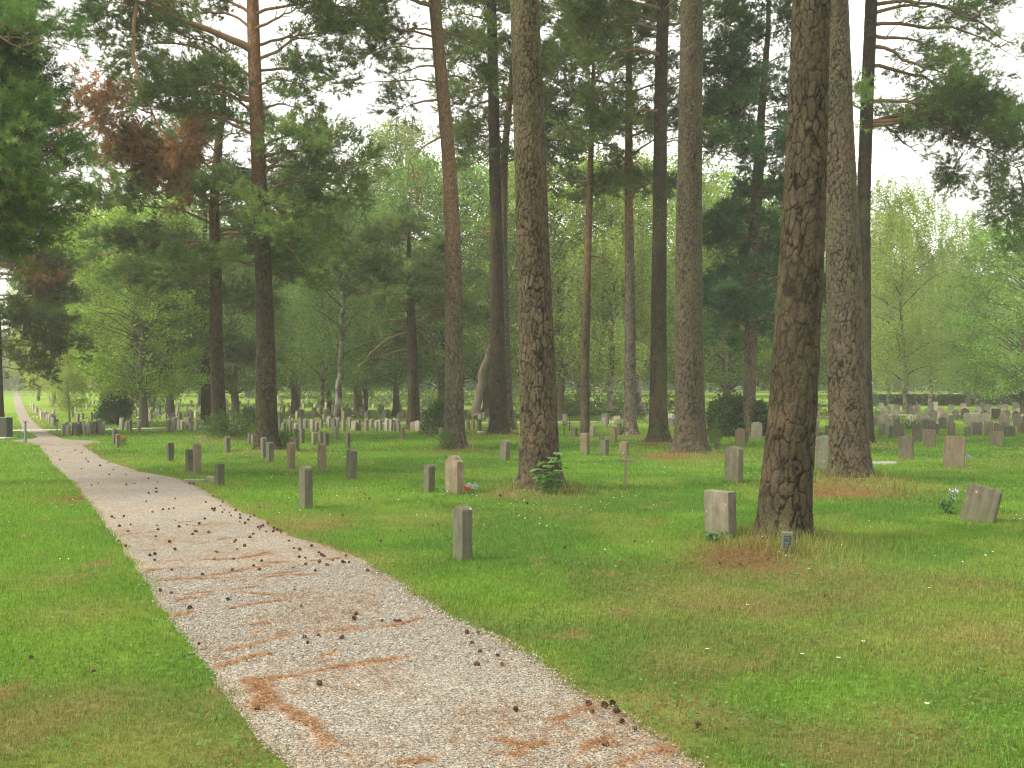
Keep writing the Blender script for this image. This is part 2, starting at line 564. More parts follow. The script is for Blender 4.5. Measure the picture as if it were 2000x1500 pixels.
def stamp(T, P, D, S, r, col, colvar=0.22):
    """place templates T at points P along D scaled by S; returns V, F, C"""
    n = len(P)
    k = r.randint(0, len(T), n)
    U, W, D = frames(D, r)
    t = T[k] * S[:, None, None]
    V = P[:, None, :] + t[..., 0:1] * U[:, None, :] + t[..., 1:2] * W[:, None, :] + t[..., 2:3] * D[:, None, :]
    m = T.shape[1]
    Fx = np.arange(n * m).reshape(-1, 3)
    c = np.asarray(col)
    if c.ndim == 1:
        c = np.repeat(c[None, :], n, 0)
    c = c * (1 + colvar * (r.uniform(-1, 1, n)[:, None]))
    warm = r.uniform(0, 1, n)[:, None]
    c = c * (np.array([1, 1, 1]) + (warm - 0.5) * np.array([0.35, 0.1, -0.25]))
    C = np.repeat(c, m, 0)
    return V.reshape(-1, 3), Fx, C

def bend(a, b, rng, arch=0.0, wob=0.08, n=9):
    """a crooked line from a to b"""
    a, b = np.asarray(a, float), np.asarray(b, float)
    t = np.linspace(0, 1, n)[:, None]
    L = np.linalg.norm(b - a)
    P = a + (b - a) * t
    P[:, 2] += arch * L * np.sin(pi * t[:, 0])
    off = np.cumsum(rng.normal(size=(n, 3)) * wob * L / n ** 0.5 * 0.5, 0)
    off -= off[0] + (off[-1] - off[0]) * t
    return P + off

class Pine:
    def __init__(s, seed, needle_w=0.010, dens=1.0):
        s.r = rs(seed)
        s.limbs = Acc()
        s.P, s.D, s.S, s.K = [], [], [], []
        s.dens = dens * .66
        s.nw = needle_w
        s.seed = seed
        s.lc = np.array([0.20, 0.13, 0.075])

    def twig_set(s, p, d, n, spread, kind=0, size=1.0):
        r = s.r
        for q in range(n):
            dd = d + r.normal(size=3) * spread
            dd[2] = dd[2] * (0.6 if kind == 0 else 1) + (0.25 if kind == 0 else -0.25)
            s.P.append(p + r.normal(size=3) * 0.05)
            s.D.append(dd)
            s.S.append(size * r.uniform(0.7, 1.25))
            s.K.append(kind)

    def limb(s, a, b, r0=0.05, arch=0.08, wob=0.10, foliage=1.0, start=0.3, kind=0, n2=None, col=None, droop=0.0, L2=0.42, tuft=8):
        """main limb a->b, side branches, twigs and needle shoots"""
        r = s.r
        a, b = np.asarray(a, float), np.asarray(b, float)
        P = bend(a, b, r, arch, wob, 11)
        L = np.linalg.norm(b - a)
        c = s.lc if col is None else np.asarray(col)
        V, Fq = tube(P, np.linspace(r0, max(0.008, r0 * 0.18), len(P)), 6)
        s.limbs.add(V, Fq, c * r.uniform(0.85, 1.15))
        if foliage <= 0:
            # bare and dead: a few twigs only
            for q in range(int(3 + L * 1.5)):
                t = r.uniform(0.35, 1.0)
                p = P[int(t * 10)]
                e = p + r.normal(size=3) * np.array([.35, .25, .25]) + np.array([0, 0, -0.12])
                V, Fq = tube(bend(p, e, r, 0.1, 0.15, 5), np.linspace(0.010, 0.003, 5), 4)
                s.limbs.add(V, Fq, c)
            return P
        if n2 is None:
            n2 = int(max(5, L * 4.6))
        main = (b - a) / L
        for q in range(n2):
            t = start + (1 - start) * (q + r.uniform(0, 1)) / n2
            i = min(9, int(t * 10))
            p = P[i] + (P[i + 1] - P[i]) * (t * 10 - i)
            ang = r.choice([-1, 1]) * r.uniform(0.5, 1.15)
            hor = np.array([main[0] * math.cos(ang) - main[1] * math.sin(ang), main[0] * math.sin(ang) + main[1] * math.cos(ang), 0])
            hor[2] = main[2] * 0.5 + r.uniform(-0.05, 0.4) - droop
            l2 = L2 * min(L, 4.5) * (1.15 - 0.65 * t) * r.uniform(0.6, 1.2)
            e = p + hor * l2
            S = bend(p, e, r, 0.10 - droop * 0.3, 0.12, 6)
            V, Fq = tube(S, np.linspace(max(0.010, r0 * 0.35), 0.004, 6), 4)
            s.limbs.add(V, Fq, c)
            n3 = int(max(4, l2 * 11.0 * foliage * s.dens))
            for u in range(n3):
                tt = r.uniform(0.25, 1.0)
                j = min(4, int(tt * 5))
                pp = S[j] + (S[j + 1] - S[j]) * (tt * 5 - j)
                d3 = (e - p) / (l2 + 1e-6) + r.normal(size=3) * 0.6
                d3[2] += 0.25 - droop
                l3 = r.uniform(0.12, 0.42)
                ee = pp + d3 / np.linalg.norm(d3) * l3
                if s.nw < 0.012:
                    V, Fq = tube(np.array([pp, (pp + ee) / 2 + r.normal(size=3) * 0.02, ee]), np.array([.006, .004, .003]), 3)
                    s.limbs.add(V, Fq, c)
                kk = kind
                if kind == 2:
                    kk = 1 if r.rand() < 0.7 else 0
                s.twig_set(ee, d3, int(tuft * (0.7 + 0.5 * r.rand())), 0.7, kk)
        s.twig_set(P[-1], main, 8, 0.5, kind if kind < 2 else 1)
        return P

    def auto(s, info, z0, z1, n, L0, L1, foliage=1.0, rise=0.15, az=None, arch=0.08, r0=0.045, Ltop=0.35, kind=0, droop=0.0, **kw):
        r = s.r
        for q in range(n):
            t = (q + r.rand()) / n
            zz = z0 + (z1 - z0) * t
            p, rad = trunk_at(info, zz)
            a = r.uniform(0, 2 * pi) if az is None else r.uniform(az[0], az[1])
            L = r.uniform(L0, L1) * (1 - (1 - Ltop) * max(0, (t - 0.45) / 0.55))
            e = p + np.array([math.cos(a) * L, math.sin(a) * L, L * (rise + r.uniform(-0.12, 0.18) + 0.35 * max(0, t - .6))])
            s.limb(p, e, r0=max(0.014, r0 * L / 3), arch=arch, foliage=foliage, kind=kind, droop=droop, **kw)

    def foliage(s, root, base, tint=(1, 1, 1), part='foliage'):
        out = []
        P, D, S, K = np.array(s.P), np.array(s.D), np.array(s.S), np.array(s.K)
        if not len(P):
            return
        T = needle_templates(s.seed + 5, nw=s.nw, nl=0.085 + s.nw * 1.4, n_needles=30 if s.nw < 0.015 else 24)
        for kd, nm, colr in ((0, 'foliage', GREEN_N * np.array(tint)), (1, 'dead_foliage', DEAD_N)):
            m = K == kd
            if not m.any():
                continue
            pc = P[m]
            cl = fbm(pc[:, 0] * 1.1, pc[:, 1] * 1.1, pc[:, 2] * 1.6, s.seed, 2)[:, None]
            colr = np.asarray(colr) * (.62 + .76 * sstep(.3, .7, cl)) * (np.array([1, 1, 1]) + (cl - .5) * np.array([.5, .1, -.2]))
            V, Fx, C = stamp(T, P[m], D[m], S[m], s.r, colr)
            mesh_np(nm, V - base, Fx, M_NEEDLE, C, False, root)
            out.append(m.sum())
        return out

# crown tops that stand above the picture: three shapes, shared between the trees
def top_crown(seed):
    p = Pine(seed, needle_w=0.03, dens=0.55)
    info = dict(z=np.array([-2.0, 7.0]), x=np.array([0.0, 0.2]), r=np.array([0.14, 0.03]), Y=0.0, top=7.0)
    V, Fq = tube(np.array([[0, 0, -0.1], [0.05, 0, 2], [0.1, 0, 4.5], [0.2, 0, 7]]), [0.14, 0.11, 0.07, 0.02], 8)
    p.limbs.add(V, Fq, BARK_RED)
    p.auto(info, 0, 6.8, 22, 2.0, 3.8, rise=0.2, tuft=4)
    T = needle_templates(seed, nw=0.03, nl=0.13, n_needles=14)
    V, Fx, C = stamp(T, np.array(p.P), np.array(p.D), np.array(p.S) * 1.3, p.r, GREEN_N)
    return mesh_np('crown', V, Fx, M_NEEDLE, C, False, link=False), p.limbs.build('crown_limbs', M_TWIG, link=False)
TOPS = [top_crown(900 + k) for k in range(3)]

PINES = []
def add_pine(pts, label, seed, Y=None, plate=0.085, depth=0.02, red_from=99, res=1.0, tone=1.0, flare=0.25, grey=0.0,
             mound=(0.10, 0.8), build=None, top=True, tint=(1, 1, 1), nw=None, dens=1.0, group='tall pines among the graves'):
    pts = sorted(pts, key=lambda p: -p[0])
    if Y is None:
        Y = F * CH / (pts[0][0] - HY)
    PINES.append(dict(pts=pts, label=label, seed=seed, Y=Y, plate=plate, depth=depth, red_from=red_from, res=res, tone=tone,
                      flare=flare, grey=grey, mound=mound, build=build, top=top, tint=tint, nw=nw, dens=dens, group=group))
    if mound:
        TREE_MOUNDS.append((xat(pts[0][1], Y), Y, mound[0], mound[1]))

def L(s, info, py0, px1, py1, dY=0.0, r0=0.05, **kw):
    """limb from the trunk at photo row py0 to the place seen at (px1, py1), dY nearer or farther"""
    Y = info['Y']
    a, _ = trunk_at(info, zat(py0, Y))
    Y1 = Y + dY
    b = np.array([xat(px1, Y1), Y1, zat(py1, Y1)])
    return s.limb(a, b, r0=r0, **kw)

# --- each pine, as traced
def b_p1(s, f):
    s.auto(f, zat(600, f['Y']), zat(150, f['Y']), 30, 1.5, 3.1, rise=0.02, foliage=1.0, droop=0.05)
    for (y0, x1, y1, d) in ((440, 190, 400, -1), (480, 200, 500, 0), (400, 220, 330, .5), (350, 250, 300, -1), (470, 250, 560, 1), (520, 300, 590, -1), (420, 620, 440, 0), (460, 640, 520, .5), (380, 600, 400, -1), (500, 590, 560, 0), (330, 590, 350, 1)):
        L(s, f, y0, x1, y1, d, 0.05, foliage=1.1)
add_pine([(858, 430, 44), (845, 429, 34), (800, 426, 28), (700, 423, 25), (600, 421, 23), (520, 421, 22), (400, 417, 19), (300, 424, 16), (200, 436, 12), (130, 440, 6)],
         'dark red-brown pine with a low spreading crown, left of the tall red pine', 11, red_from=4.2, tone=0.72, build=b_p1, top=False, mound=(.25, 1.0), nw=0.016, dens=0.9, tint=(0.95, 1, 1))

def b_p2(s, f):
    Y = f['Y']
    P = L(s, f, 100, 268, 2, -1.2, 0.105, arch=0.02, foliage=0.9, start=0.55, kind=2, n2=9, L2=0.3)
    # torn branch hanging from the end of the big limb, its needles brown
    def pp(x, y, d):
        return np.array([xat(x, Y + d), Y + d, zat(y, Y + d)])
    hang = [(268, 2, -1.2), (262, 40, -1.3), (260, 110, -1.3), (275, 165, -1.2), (298, 220, -1.3), (318, 270, -1.3)]
    Hh = np.array([pp(*q) for q in hang])
    V, Fq = tube(Hh, [.055, .05, .045, .035, .025, .012], 6)
    s.limbs.add(V, Fq, np.array([.26, .15, .08]))
    for (a, b, k, n) in (((275, 165), (150, 245), 1, 6), ((262, 105), (140, 195), 2, 4), ((298, 220), (240, 300), 1, 7), ((310, 250), (350, 300), 1, 8),
                         ((318, 270), (300, 330), 1, 8), ((318, 270), (345, 390), 1, 4), ((298, 220), (205, 215), 1, 6), ((260, 60), (165, 70), 0, 4), ((268, 140), (205, 270), 2, 6),
                         ((318, 270), (370, 270), 1, 7), ((318, 270), (270, 290), 1, 8), ((262, 8), (190, 15), 0, 5), ((262, 12), (170, 45), 0, 4)):
        s.limb(pp(a[0], a[1], -1.25), pp(b[0], b[1], -1.25 + s.r.uniform(-.8, .8)), r0=0.02, foliage=0.85, start=0.15, kind=k, n2=n, droop=0.25 if k else 0.05, L2=0.38)
    for (y0, x1, y1, d, k) in ((150, 235, 110, -.5, 0), (195, 240, 190, .5, 0), (160, 330, 70, .8, 0), (200, 300, 215, -1, 0), (215, 330, 170, 1, 0), (230, 400, 160, -1.2, 0),
                               (275, 345, 225, -.5, 0), (60, 350, 40, 1.2, 0), (30, 330, -30, 1, 0), (250, 380, 250, .7, 0),
                               (170, 600, 170, -.6, 0), (220, 590, 212, 0, 0), (140, 660, 165, 1, 0), (60, 620, 20, -.6, 0), (90, 640, 90, 1, 0), (120, 700, 60, .6, 0), (30, 740, 40, -.5, 0),
                               (310, 690, 330, -.5, 0), (330, 640, 350, .8, 0), (290, 650, 270, .2, 0), (400, 640, 420, -.6, 0), (440, 640, 500, .4, 0), (370, 690, 390, .7, 0), (420, 560, 470, -1.5, 0),
                               (350, 600, 300, -1.0, 0), (460, 600, 540, -.8, 0)):
        L(s, f, y0, x1, y1, d, 0.045, foliage=0.8 if x1 < 600 or y0 > 250 else 0.36, arch=0.12, kind=k)
    s.auto(f, zat(-90, Y), zat(-320, Y), 10, 2, 3.2, foliage=.7)
add_pine([(884, 524, 66), (872, 522, 52), (850, 521, 45), (700, 519, 38), (600, 517, 34), (450, 512, 31), (300, 505, 28), (150, 497, 26), (0, 492, 24), (-200, 485, 18), (-330, 480, 8)],
         'tall pine with red upper trunk and a torn brown branch hanging on its left', 12, red_from=6.6, tone=0.72, build=b_p2, mound=(.12, .9), nw=0.014, tint=(1, 1.05, 1))

def b_p3(s, f):
    Y = f['Y']
    L(s, f, 12, 770, -12, -.5, 0.075, arch=-0.05, foliage=0.4, start=0.4)
    L(s, f, 75, 660, 60, .3, 0.035, foliage=0.4, start=0.35)
    L(s, f, 100, 700, 110, -.4, 0.03, foliage=0.5, start=0.3)
    L(s, f, 60, 745, 90, .8, 0.03, foliage=0.55, start=0.3)
    L(s, f, 165, 705, 167, -.4, 0.03, foliage=0)
    L(s, f, 195, 785, 220, .3, 0.04, foliage=0.9, start=0.55)
    L(s, f, 130, 780, 145, .3, 0.03, foliage=0.8, start=0.4)
    P = L(s, f, 262, 800, 312, -.5, 0.045, foliage=0, arch=.12)
    for q in range(4):
        s.limb(P[-1], P[-1] + np.array([s.r.uniform(-.2, .6), s.r.uniform(-.3, .3), s.r.uniform(-1.3, -.6)]), r0=0.012, foliage=0)
    L(s, f, 60, 950, 90, .6, 0.03, foliage=0.8)
    L(s, f, 150, 930, 170, 1.0, 0.03, foliage=0.7)
    s.auto(f, zat(-70, Y), zat(-320, Y), 9, 2, 3.0, foliage=.7)
add_pine([(882, 887, 66), (872, 887, 52), (850, 887, 44), (800, 887, 40), (600, 887, 35), (450, 884, 31), (300, 876, 28), (150, 862, 26), (0, 848, 24), (-150, 832, 20), (-330, 815, 8)],
         'leaning pine with pale orange upper trunk against the bright gap of sky', 13, red_from=4.5, tone=1.05, grey=.2, build=b_p3, nw=0.014)

def b_p4(s, f):
    Y = f['Y']
    L(s, f, 165, 890, 200, -.8, 0.06, foliage=0.5, arch=.05)
    L(s, f, 195, 900, 225, .4, 0.05, foliage=0.7)
    L(s, f, 255, 900, 260, .4, 0.04, foliage=0.7)
    L(s, f, 300, 910, 330, -.4, 0.03, foliage=0.8)
    L(s, f, 40, 870, 30, -.4, 0.04, foliage=0.8)
    L(s, f, 110, 880, 80, .4, 0.04, foliage=0.8)
    s.auto(f, zat(330, Y), zat(-180, Y), 20, 1.2, 2.8, foliage=0.8)
add_pine([(852, 976, 56), (843, 975, 44), (820, 974, 37), (700, 972, 31), (600, 971, 27), (450, 969, 25), (300, 966, 23), (150, 963, 21), (0, 960, 19), (-200, 958, 8)],
         'slim dark pine close in front of a second trunk, left of the thick central pine', 14, tone=0.62, build=b_p4, nw=0.016)
def b_p4b(s, f):
    s.auto(f, zat(300, f['Y']), zat(-120, f['Y']), 16, 1.5, 3, foliage=0.7)
    P = L(s, f, 452, 905, 470, -.5, 0.04, foliage=0, arch=.1, col=(.3, .17, .08))
add_pine([(846, 992, 36), (820, 990, 27), (700, 987, 21), (500, 983, 16), (300, 985, 14), (150, 1000, 12), (60, 1010, 10), (-150, 1020, 5)],
         'thin grey pine half hidden behind the slim dark pine', 15, Y=37.5, tone=1.1, grey=.3, red_from=8, build=b_p4b, nw=0.018)

def b_p5(s, f):
    s.auto(f, zat(-350, 16.8), zat(-850, 16.8), 12, 2, 3.5, dens2=None) if False else None
add_pine([(960, 1056, 112), (945, 1055, 96), (920, 1055, 84), (870, 1053, 75), (800, 1052, 71), (600, 1046, 65), (300, 1035, 60), (0, 1025, 55), (-300, 1015, 45), (-900, 1000, 15)],
         'thick pine with plated brown bark in the centre, a leafy sapling at its foot', 16, plate=0.085, depth=0.020, tone=1.05, build=b_p5, mound=(.09, .8), flare=.16)

def b_p6(s, f):
    Y = f['Y']
    s.auto(f, zat(400, Y), zat(20, Y), 24, 1.2, 3.0, foliage=1.0, rise=0.05)
    for (y0, x1, y1) in ((300, 1075, 300), (260, 1080, 250), (210, 1070, 180), (150, 1090, 110), (340, 1210, 360)):
        L(s, f, y0, x1, y1, s.r.uniform(-1, 1), 0.03, foliage=1.1)
    L(s, f, 480, 1180, 470, 0, 0.025, foliage=0)
    L(s, f, 500, 1200, 520, .4, 0.03, foliage=0)
add_pine([(854, 1143, 24), (840, 1143, 19), (700, 1143, 16), (500, 1148, 14), (340, 1153, 12), (200, 1158, 9), (40, 1160, 4)],
         'very thin reddish-brown pine right of the thick central pine', 17, Y=34.5, tone=0.95, red_from=4.5, build=b_p6, top=False, nw=0.016, dens=1.0, mound=(.05, .5))
def b_p7(s, f):
    Y = f['Y']
    s.auto(f, zat(420, Y), zat(-100, Y), 20, 1.2, 2.8, foliage=0.9)
    for (y0, x1, y1) in ((120, 1110, 60), (60, 1120, 10), (160, 1130, 200), (90, 1330, 60), (200, 1320, 210)):
        L(s, f, y0, x1, y1, s.r.uniform(-1, 1), 0.035, foliage=1.0)
add_pine([(852, 1231, 40), (840, 1231, 31), (820, 1231, 26), (600, 1230, 21), (400, 1228, 17), (230, 1229, 15), (0, 1229, 11), (-120, 1229, 4)],
         'pale grey pine trunk turning bright orange higher up', 18, tone=1.3, grey=.55, red_from=7.0, build=b_p7, nw=0.016)
def b_p8(s, f):
    Y = f['Y']
    L(s, f, 108, 1160, 145, -.8, 0.06, arch=.16, foliage=0.7, start=.5)
    L(s, f, 215, 1180, 275, -.6, 0.05, arch=.16, foliage=0.6, start=.6)
    L(s, f, 20, 1110, -10, -.8, 0.06, foliage=1.1)
    L(s, f, 60, 1120, 70, .6, 0.05, foliage=1.1)
    L(s, f, 175, 1350, 165, .6, 0.05, foliage=0)
    L(s, f, 262, 1345, 255, .4, 0.04, foliage=0)
    L(s, f, 282, 1340, 275, -.4, 0.04, foliage=0)
    L(s, f, 60, 1400, 60, 1.5, 0.05, foliage=1.1)
    s.auto(f, zat(60, Y), zat(-280, Y), 16, 1.8, 3.5)
add_pine([(866, 1287, 62), (856, 1287, 48), (840, 1286, 40), (800, 1286, 36), (600, 1286, 31), (400, 1288, 28), (200, 1291, 26), (0, 1296, 24), (-300, 1300, 10)],
         'straight dark brown pine just left of the pine with rough grey plates', 19, tone=0.66, build=b_p8, nw=0.014)
add_pine([(892, 1347, 92), (882, 1348, 78), (860, 1348, 63), (800, 1348, 57), (600, 1346, 53), (400, 1346, 49), (200, 1349, 45), (0, 1352, 42), (-400, 1358, 30), (-700, 1360, 10)],
         'upright pine with deeply furrowed grey-brown bark and a flared pale foot', 20, plate=0.08, depth=0.020, tone=0.9, grey=.12, mound=(.12, 1.1))
def b_p10(s, f):
    Y = f['Y']
    s.auto(f, zat(650, Y), zat(340, Y), 36, 1.0, 2.3, foliage=1.3, droop=0.22, rise=-0.1)
    s.auto(f, zat(330, Y), zat(-40, Y), 30, 1.0, 2.2, foliage=1.2, rise=0.05)
    for (y0, x1, y1) in ((300, 1390, 220), (280, 1400, 150), (250, 1545, 270), (290, 1560, 330), (200, 1400, 100), (300, 1400, 300)):
        L(s, f, y0, x1, y1, s.r.uniform(-1.2, 0), 0.04, foliage=1.4)
add_pine([(852, 1462, 38), (835, 1462, 28), (800, 1463, 24), (600, 1467, 23), (350, 1480, 21), (250, 1484, 16), (60, 1500, 10), (-60, 1500, 4)],
         'pinkish-grey pine with bluish dense crown beside the dark rhododendron', 21, tone=1.25, grey=.35, red_from=8.5, build=b_p10, top=False, nw=0.018, dens=1.35, tint=(.66, .98, 1.3), mound=(.05, .5))
add_pine([(1062, 1526, 122), (1048, 1526, 112), (1000, 1532, 103), (900, 1541, 97), (800, 1549, 93), (650, 1556, 88), (500, 1563, 84), (250, 1574, 77), (0, 1587, 72), (-500, 1610, 60), (-1300, 1640, 20)],
         'largest and nearest pine trunk, leaning right, a tiny dark marker at its foot', 22, plate=0.10, depth=0.017, tone=0.74, mound=(.09, .75), flare=.13)
add_pine([(946, 1661, 106), (935, 1660, 92), (910, 1659, 84), (880, 1658, 80), (700, 1650, 74), (500, 1643, 68), (250, 1636, 60), (0, 1631, 54), (-400, 1622, 42), (-800, 1615, 12)],
         'thick grey-plated pine just right of the nearest trunk, brown needles heaped at its foot', 23, plate=0.085, depth=0.022, tone=0.98, grey=.15, mound=(.15, 1.0), flare=.25)
def b_p13(s, f):
    Y = f['Y']
    for (y0, x1, y1, d, n) in ((245, 1990, 330, -.5, 26), (240, 1860, 250, .8, 16), (200, 1960, 260, -1.2, 18), (130, 1900, 220, .5, 14), (90, 1880, 180, -1, 9),
                               (30, 1900, 20, .5, 9), (65, 1840, 110, -.6, 7), (10, 1990, 90, .4, 10), (50, 1980, 110, 1.2, 8), (245, 2030, 300, .6, 16), (235, 1790, 300, .4, 9)):
        L(s, f, y0, x1, y1, d, 0.06, foliage=1.0 if y0 > 180 else .7, arch=.10, start=.2, n2=n)
    P = L(s, f, 240, 2020, 300, -.2, 0.06, foliage=.5, arch=.1)
    for (x0, y0, x1, y1) in ((1960, 320, 1975, 470), (1990, 330, 2010, 440), (1930, 300, 1940, 400), (1880, 300, 1860, 350), (2010, 320, 2050, 420)):
        s.limb(np.array([xat(x0, Y), Y, zat(y0, Y)]), np.array([xat(x1, Y), Y, zat(y1, Y)]), r0=0.02, foliage=1.1, start=.1, n2=11, droop=.2, L2=.45)
    L(s, f, 215, 1615, 245, -4, 0.03, foliage=1.0, start=.4, n2=6, L2=.2)
    s.auto(f, zat(-20, Y), zat(-280, Y), 12, 1.8, 3.5)
add_pine([(870, 1691, 40), (850, 1690, 34), (700, 1687, 29), (400, 1687, 27), (200, 1691, 25), (0, 1700, 24), (-300, 1712, 10)],
         'straight dark pine behind the two thick trunks, its needled boughs reaching right', 24, tone=0.6, build=b_p13, nw=0.015, tint=(.85, 1, .95))

def b_l0(s, f):
    Y = f['Y']
    for (y1, x1) in ((-20, 70), (20, 60), (60, 105), (100, 95), (130, 110), (170, 100), (210, 110), (240, 95), (280, 150), (300, 100), (340, 160), (350, 70), (390, 120), (430, 160), (440, 60), (470, 110), (500, 40)):
        L(s, f, y1 - s.r.uniform(10, 70), x1 - 48 + s.r.uniform(-16, 12), y1, s.r.uniform(-1.0, 1.5), 0.05, foliage=1.15, start=0.3, arch=.06, n2=13)
    for q in range(14):
        y1 = -20 + q * 38
        L(s, f, y1 - 30, s.r.uniform(-80, 10), y1 + s.r.uniform(-20, 20), s.r.uniform(0.5, 3), 0.04, foliage=1.1, n2=10)
    s.auto(f, zat(480, Y), zat(-300, Y), 14, 1.8, 3.2, az=(pi * .6, pi * 1.6), foliage=.7)
add_pine([(948, -190, 90), (900, -190, 70), (500, -190, 58), (0, -195, 45), (-500, -200, 18)],
         'big pine just outside the left edge, its green boughs hanging into view', 25, Y=17.0, build=b_l0, nw=0.011, dens=0.5, top=False, tint=(.8, .98, .92))
def b_l1(s, f):
    Y = f['Y']
    s.auto(f, zat(715, Y), zat(330, Y), 34, 1.4, 2.6, foliage=1.1, droop=0.15, rise=-0.15)
    for (y1, x1, k) in ((545, 85, 1), (560, 70, 1), (600, 95, 0), (650, 105, 0), (690, 100, 0), (720, 80, 0)):
        L(s, f, y1 - 25, x1, y1, s.r.uniform(-.6, .6), 0.03, foliage=1.1, kind=k)
add_pine([(852, 2, 26), (820, 0, 18), (700, -6, 16), (500, -10, 12), (330, -10, 5)],
         'dark shadowy pine at the left edge with low drooping boughs above the path', 26, Y=35.5, tone=.6, build=b_l1, top=False, nw=0.018, tint=(.8, .8, .75), mound=None)
def b_mp(s, f):
    Y = f['Y']
    for (y0, x1, y1, ar) in ((650, 690, 730, .15), (620, 715, 645, .1), (685, 735, 700, .1), (600, 740, 560, .05), (660, 832, 705, .25), (620, 862, 600, .05), (645, 850, 690, .15), (570, 720, 600, .1)):
        L(s, f, y0, x1, y1, s.r.uniform(-.5, .5), 0.04, foliage=0, arch=ar, col=(.22, .15, .09))
    s.auto(f, zat(640, Y), zat(440, Y), 22, 1.4, 3.0, foliage=0.8, droop=0.1)
add_pine([(841, 808, 38), (832, 808, 30), (800, 808, 25), (720, 807, 22), (640, 804, 18), (540, 800, 13), (430, 798, 5)],
         'short stout pine with bare bent lower branches in the middle distance', 27, Y=40, tone=.75, build=b_mp, top=False, nw=0.02, mound=(.05, .6))
def b_pb(s, f):
    Y = f['Y']
    s.auto(f, zat(740, Y), zat(330, Y), 34, 1.6, 3.4, foliage=0.9, droop=0.12, rise=-0.08)
    for (y1, x1) in ((690, 270), (720, 290), (650, 290), (610, 300), (740, 330)):
        L(s, f, y1 - 30, x1, y1, s.r.uniform(-.6, .6), 0.03, foliage=1.0)
add_pine([(834, 403, 28), (820, 402, 21), (700, 401, 16), (560, 400, 12), (330, 400, 4)],
         'grey-green pine with drooping boughs standing behind the dark red-brown pine', 28, Y=46, tone=.7, build=b_pb, top=False, nw=0.022, tint=(.95, 1, 1.1), mound=None)

def make_pine(q):
    pts, Y = q['pts'], q['Y']
    V, Fq, C, info = pine_trunk(pts, Y, q['seed'], q['plate'], q['depth'], q['red_from'], q['res'], q['tone'], q['flare'], q['grey'], {13: .5, 11: .35, 17: .6, 21: .5, 12: .9, 18: 1.0}.get(q['seed'], .7))
    bx = float(xat(pts[0][1], Y))
    base = np.array([bx, Y, float(h_ground(bx, Y))])
    root = empty('pine_tree', base.tolist(), q['label'], 'tree', q['group'])
    mesh_np('trunk', V - base, Fq, M_BARK, C, True, root)
    s = Pine(q['seed'] + 100, needle_w=q['nw'] or 0.014, dens=q['dens'])
    if q['build']:
        q['build'](s, info)
    if q['top']:
        me, ml = TOPS[q['seed'] % 3]
        tz = info['top'] - 1.0
        p, _ = trunk_at(info, tz)
        if tz < 10:
            pass
        c = obj_of('crown', me, root)
        c.location = (p - base).tolist()
        c.rotation_euler = (0, 0, q['seed'] * 1.7)
        l = obj_of('crown_limbs', ml, c)
    s.limbs.build('branches', M_TWIG, root, smooth=True, off=base)
    s.foliage(root, base, q['tint'])
    return root

# ------------------------------------------------------------------ broad-leaved trees and birches
def leaf_cards(P, size, r, droop=0.0):
    n = len(P)
    d = r.normal(size=(n, 3))
    d[:, 2] = d[:, 2] * 0.7 - droop
    U, W, D = frames(d, r)
    s = (size * r.uniform(0.6, 1.3, n))[:, None]
    V = np.stack([P - D * s * .5, P + U * s * .38 - W * s * .08, P + D * s * .6, P - U * s * .38 - W * s * .08], 1).reshape(-1, 3)
    return V, np.arange(4 * n).reshape(-1, 4)

def leaf_cols(n, c, r, var=.28):
    c = np.asarray(c)
    k = 1 + var * r.uniform(-1, 1, n)[:, None]
    wv = r.uniform(-.5, .5, n)[:, None]
    col = c * k * (1 + wv * np.array([.5, .1, -.3]))
    return np.repeat(col, 4, 0)

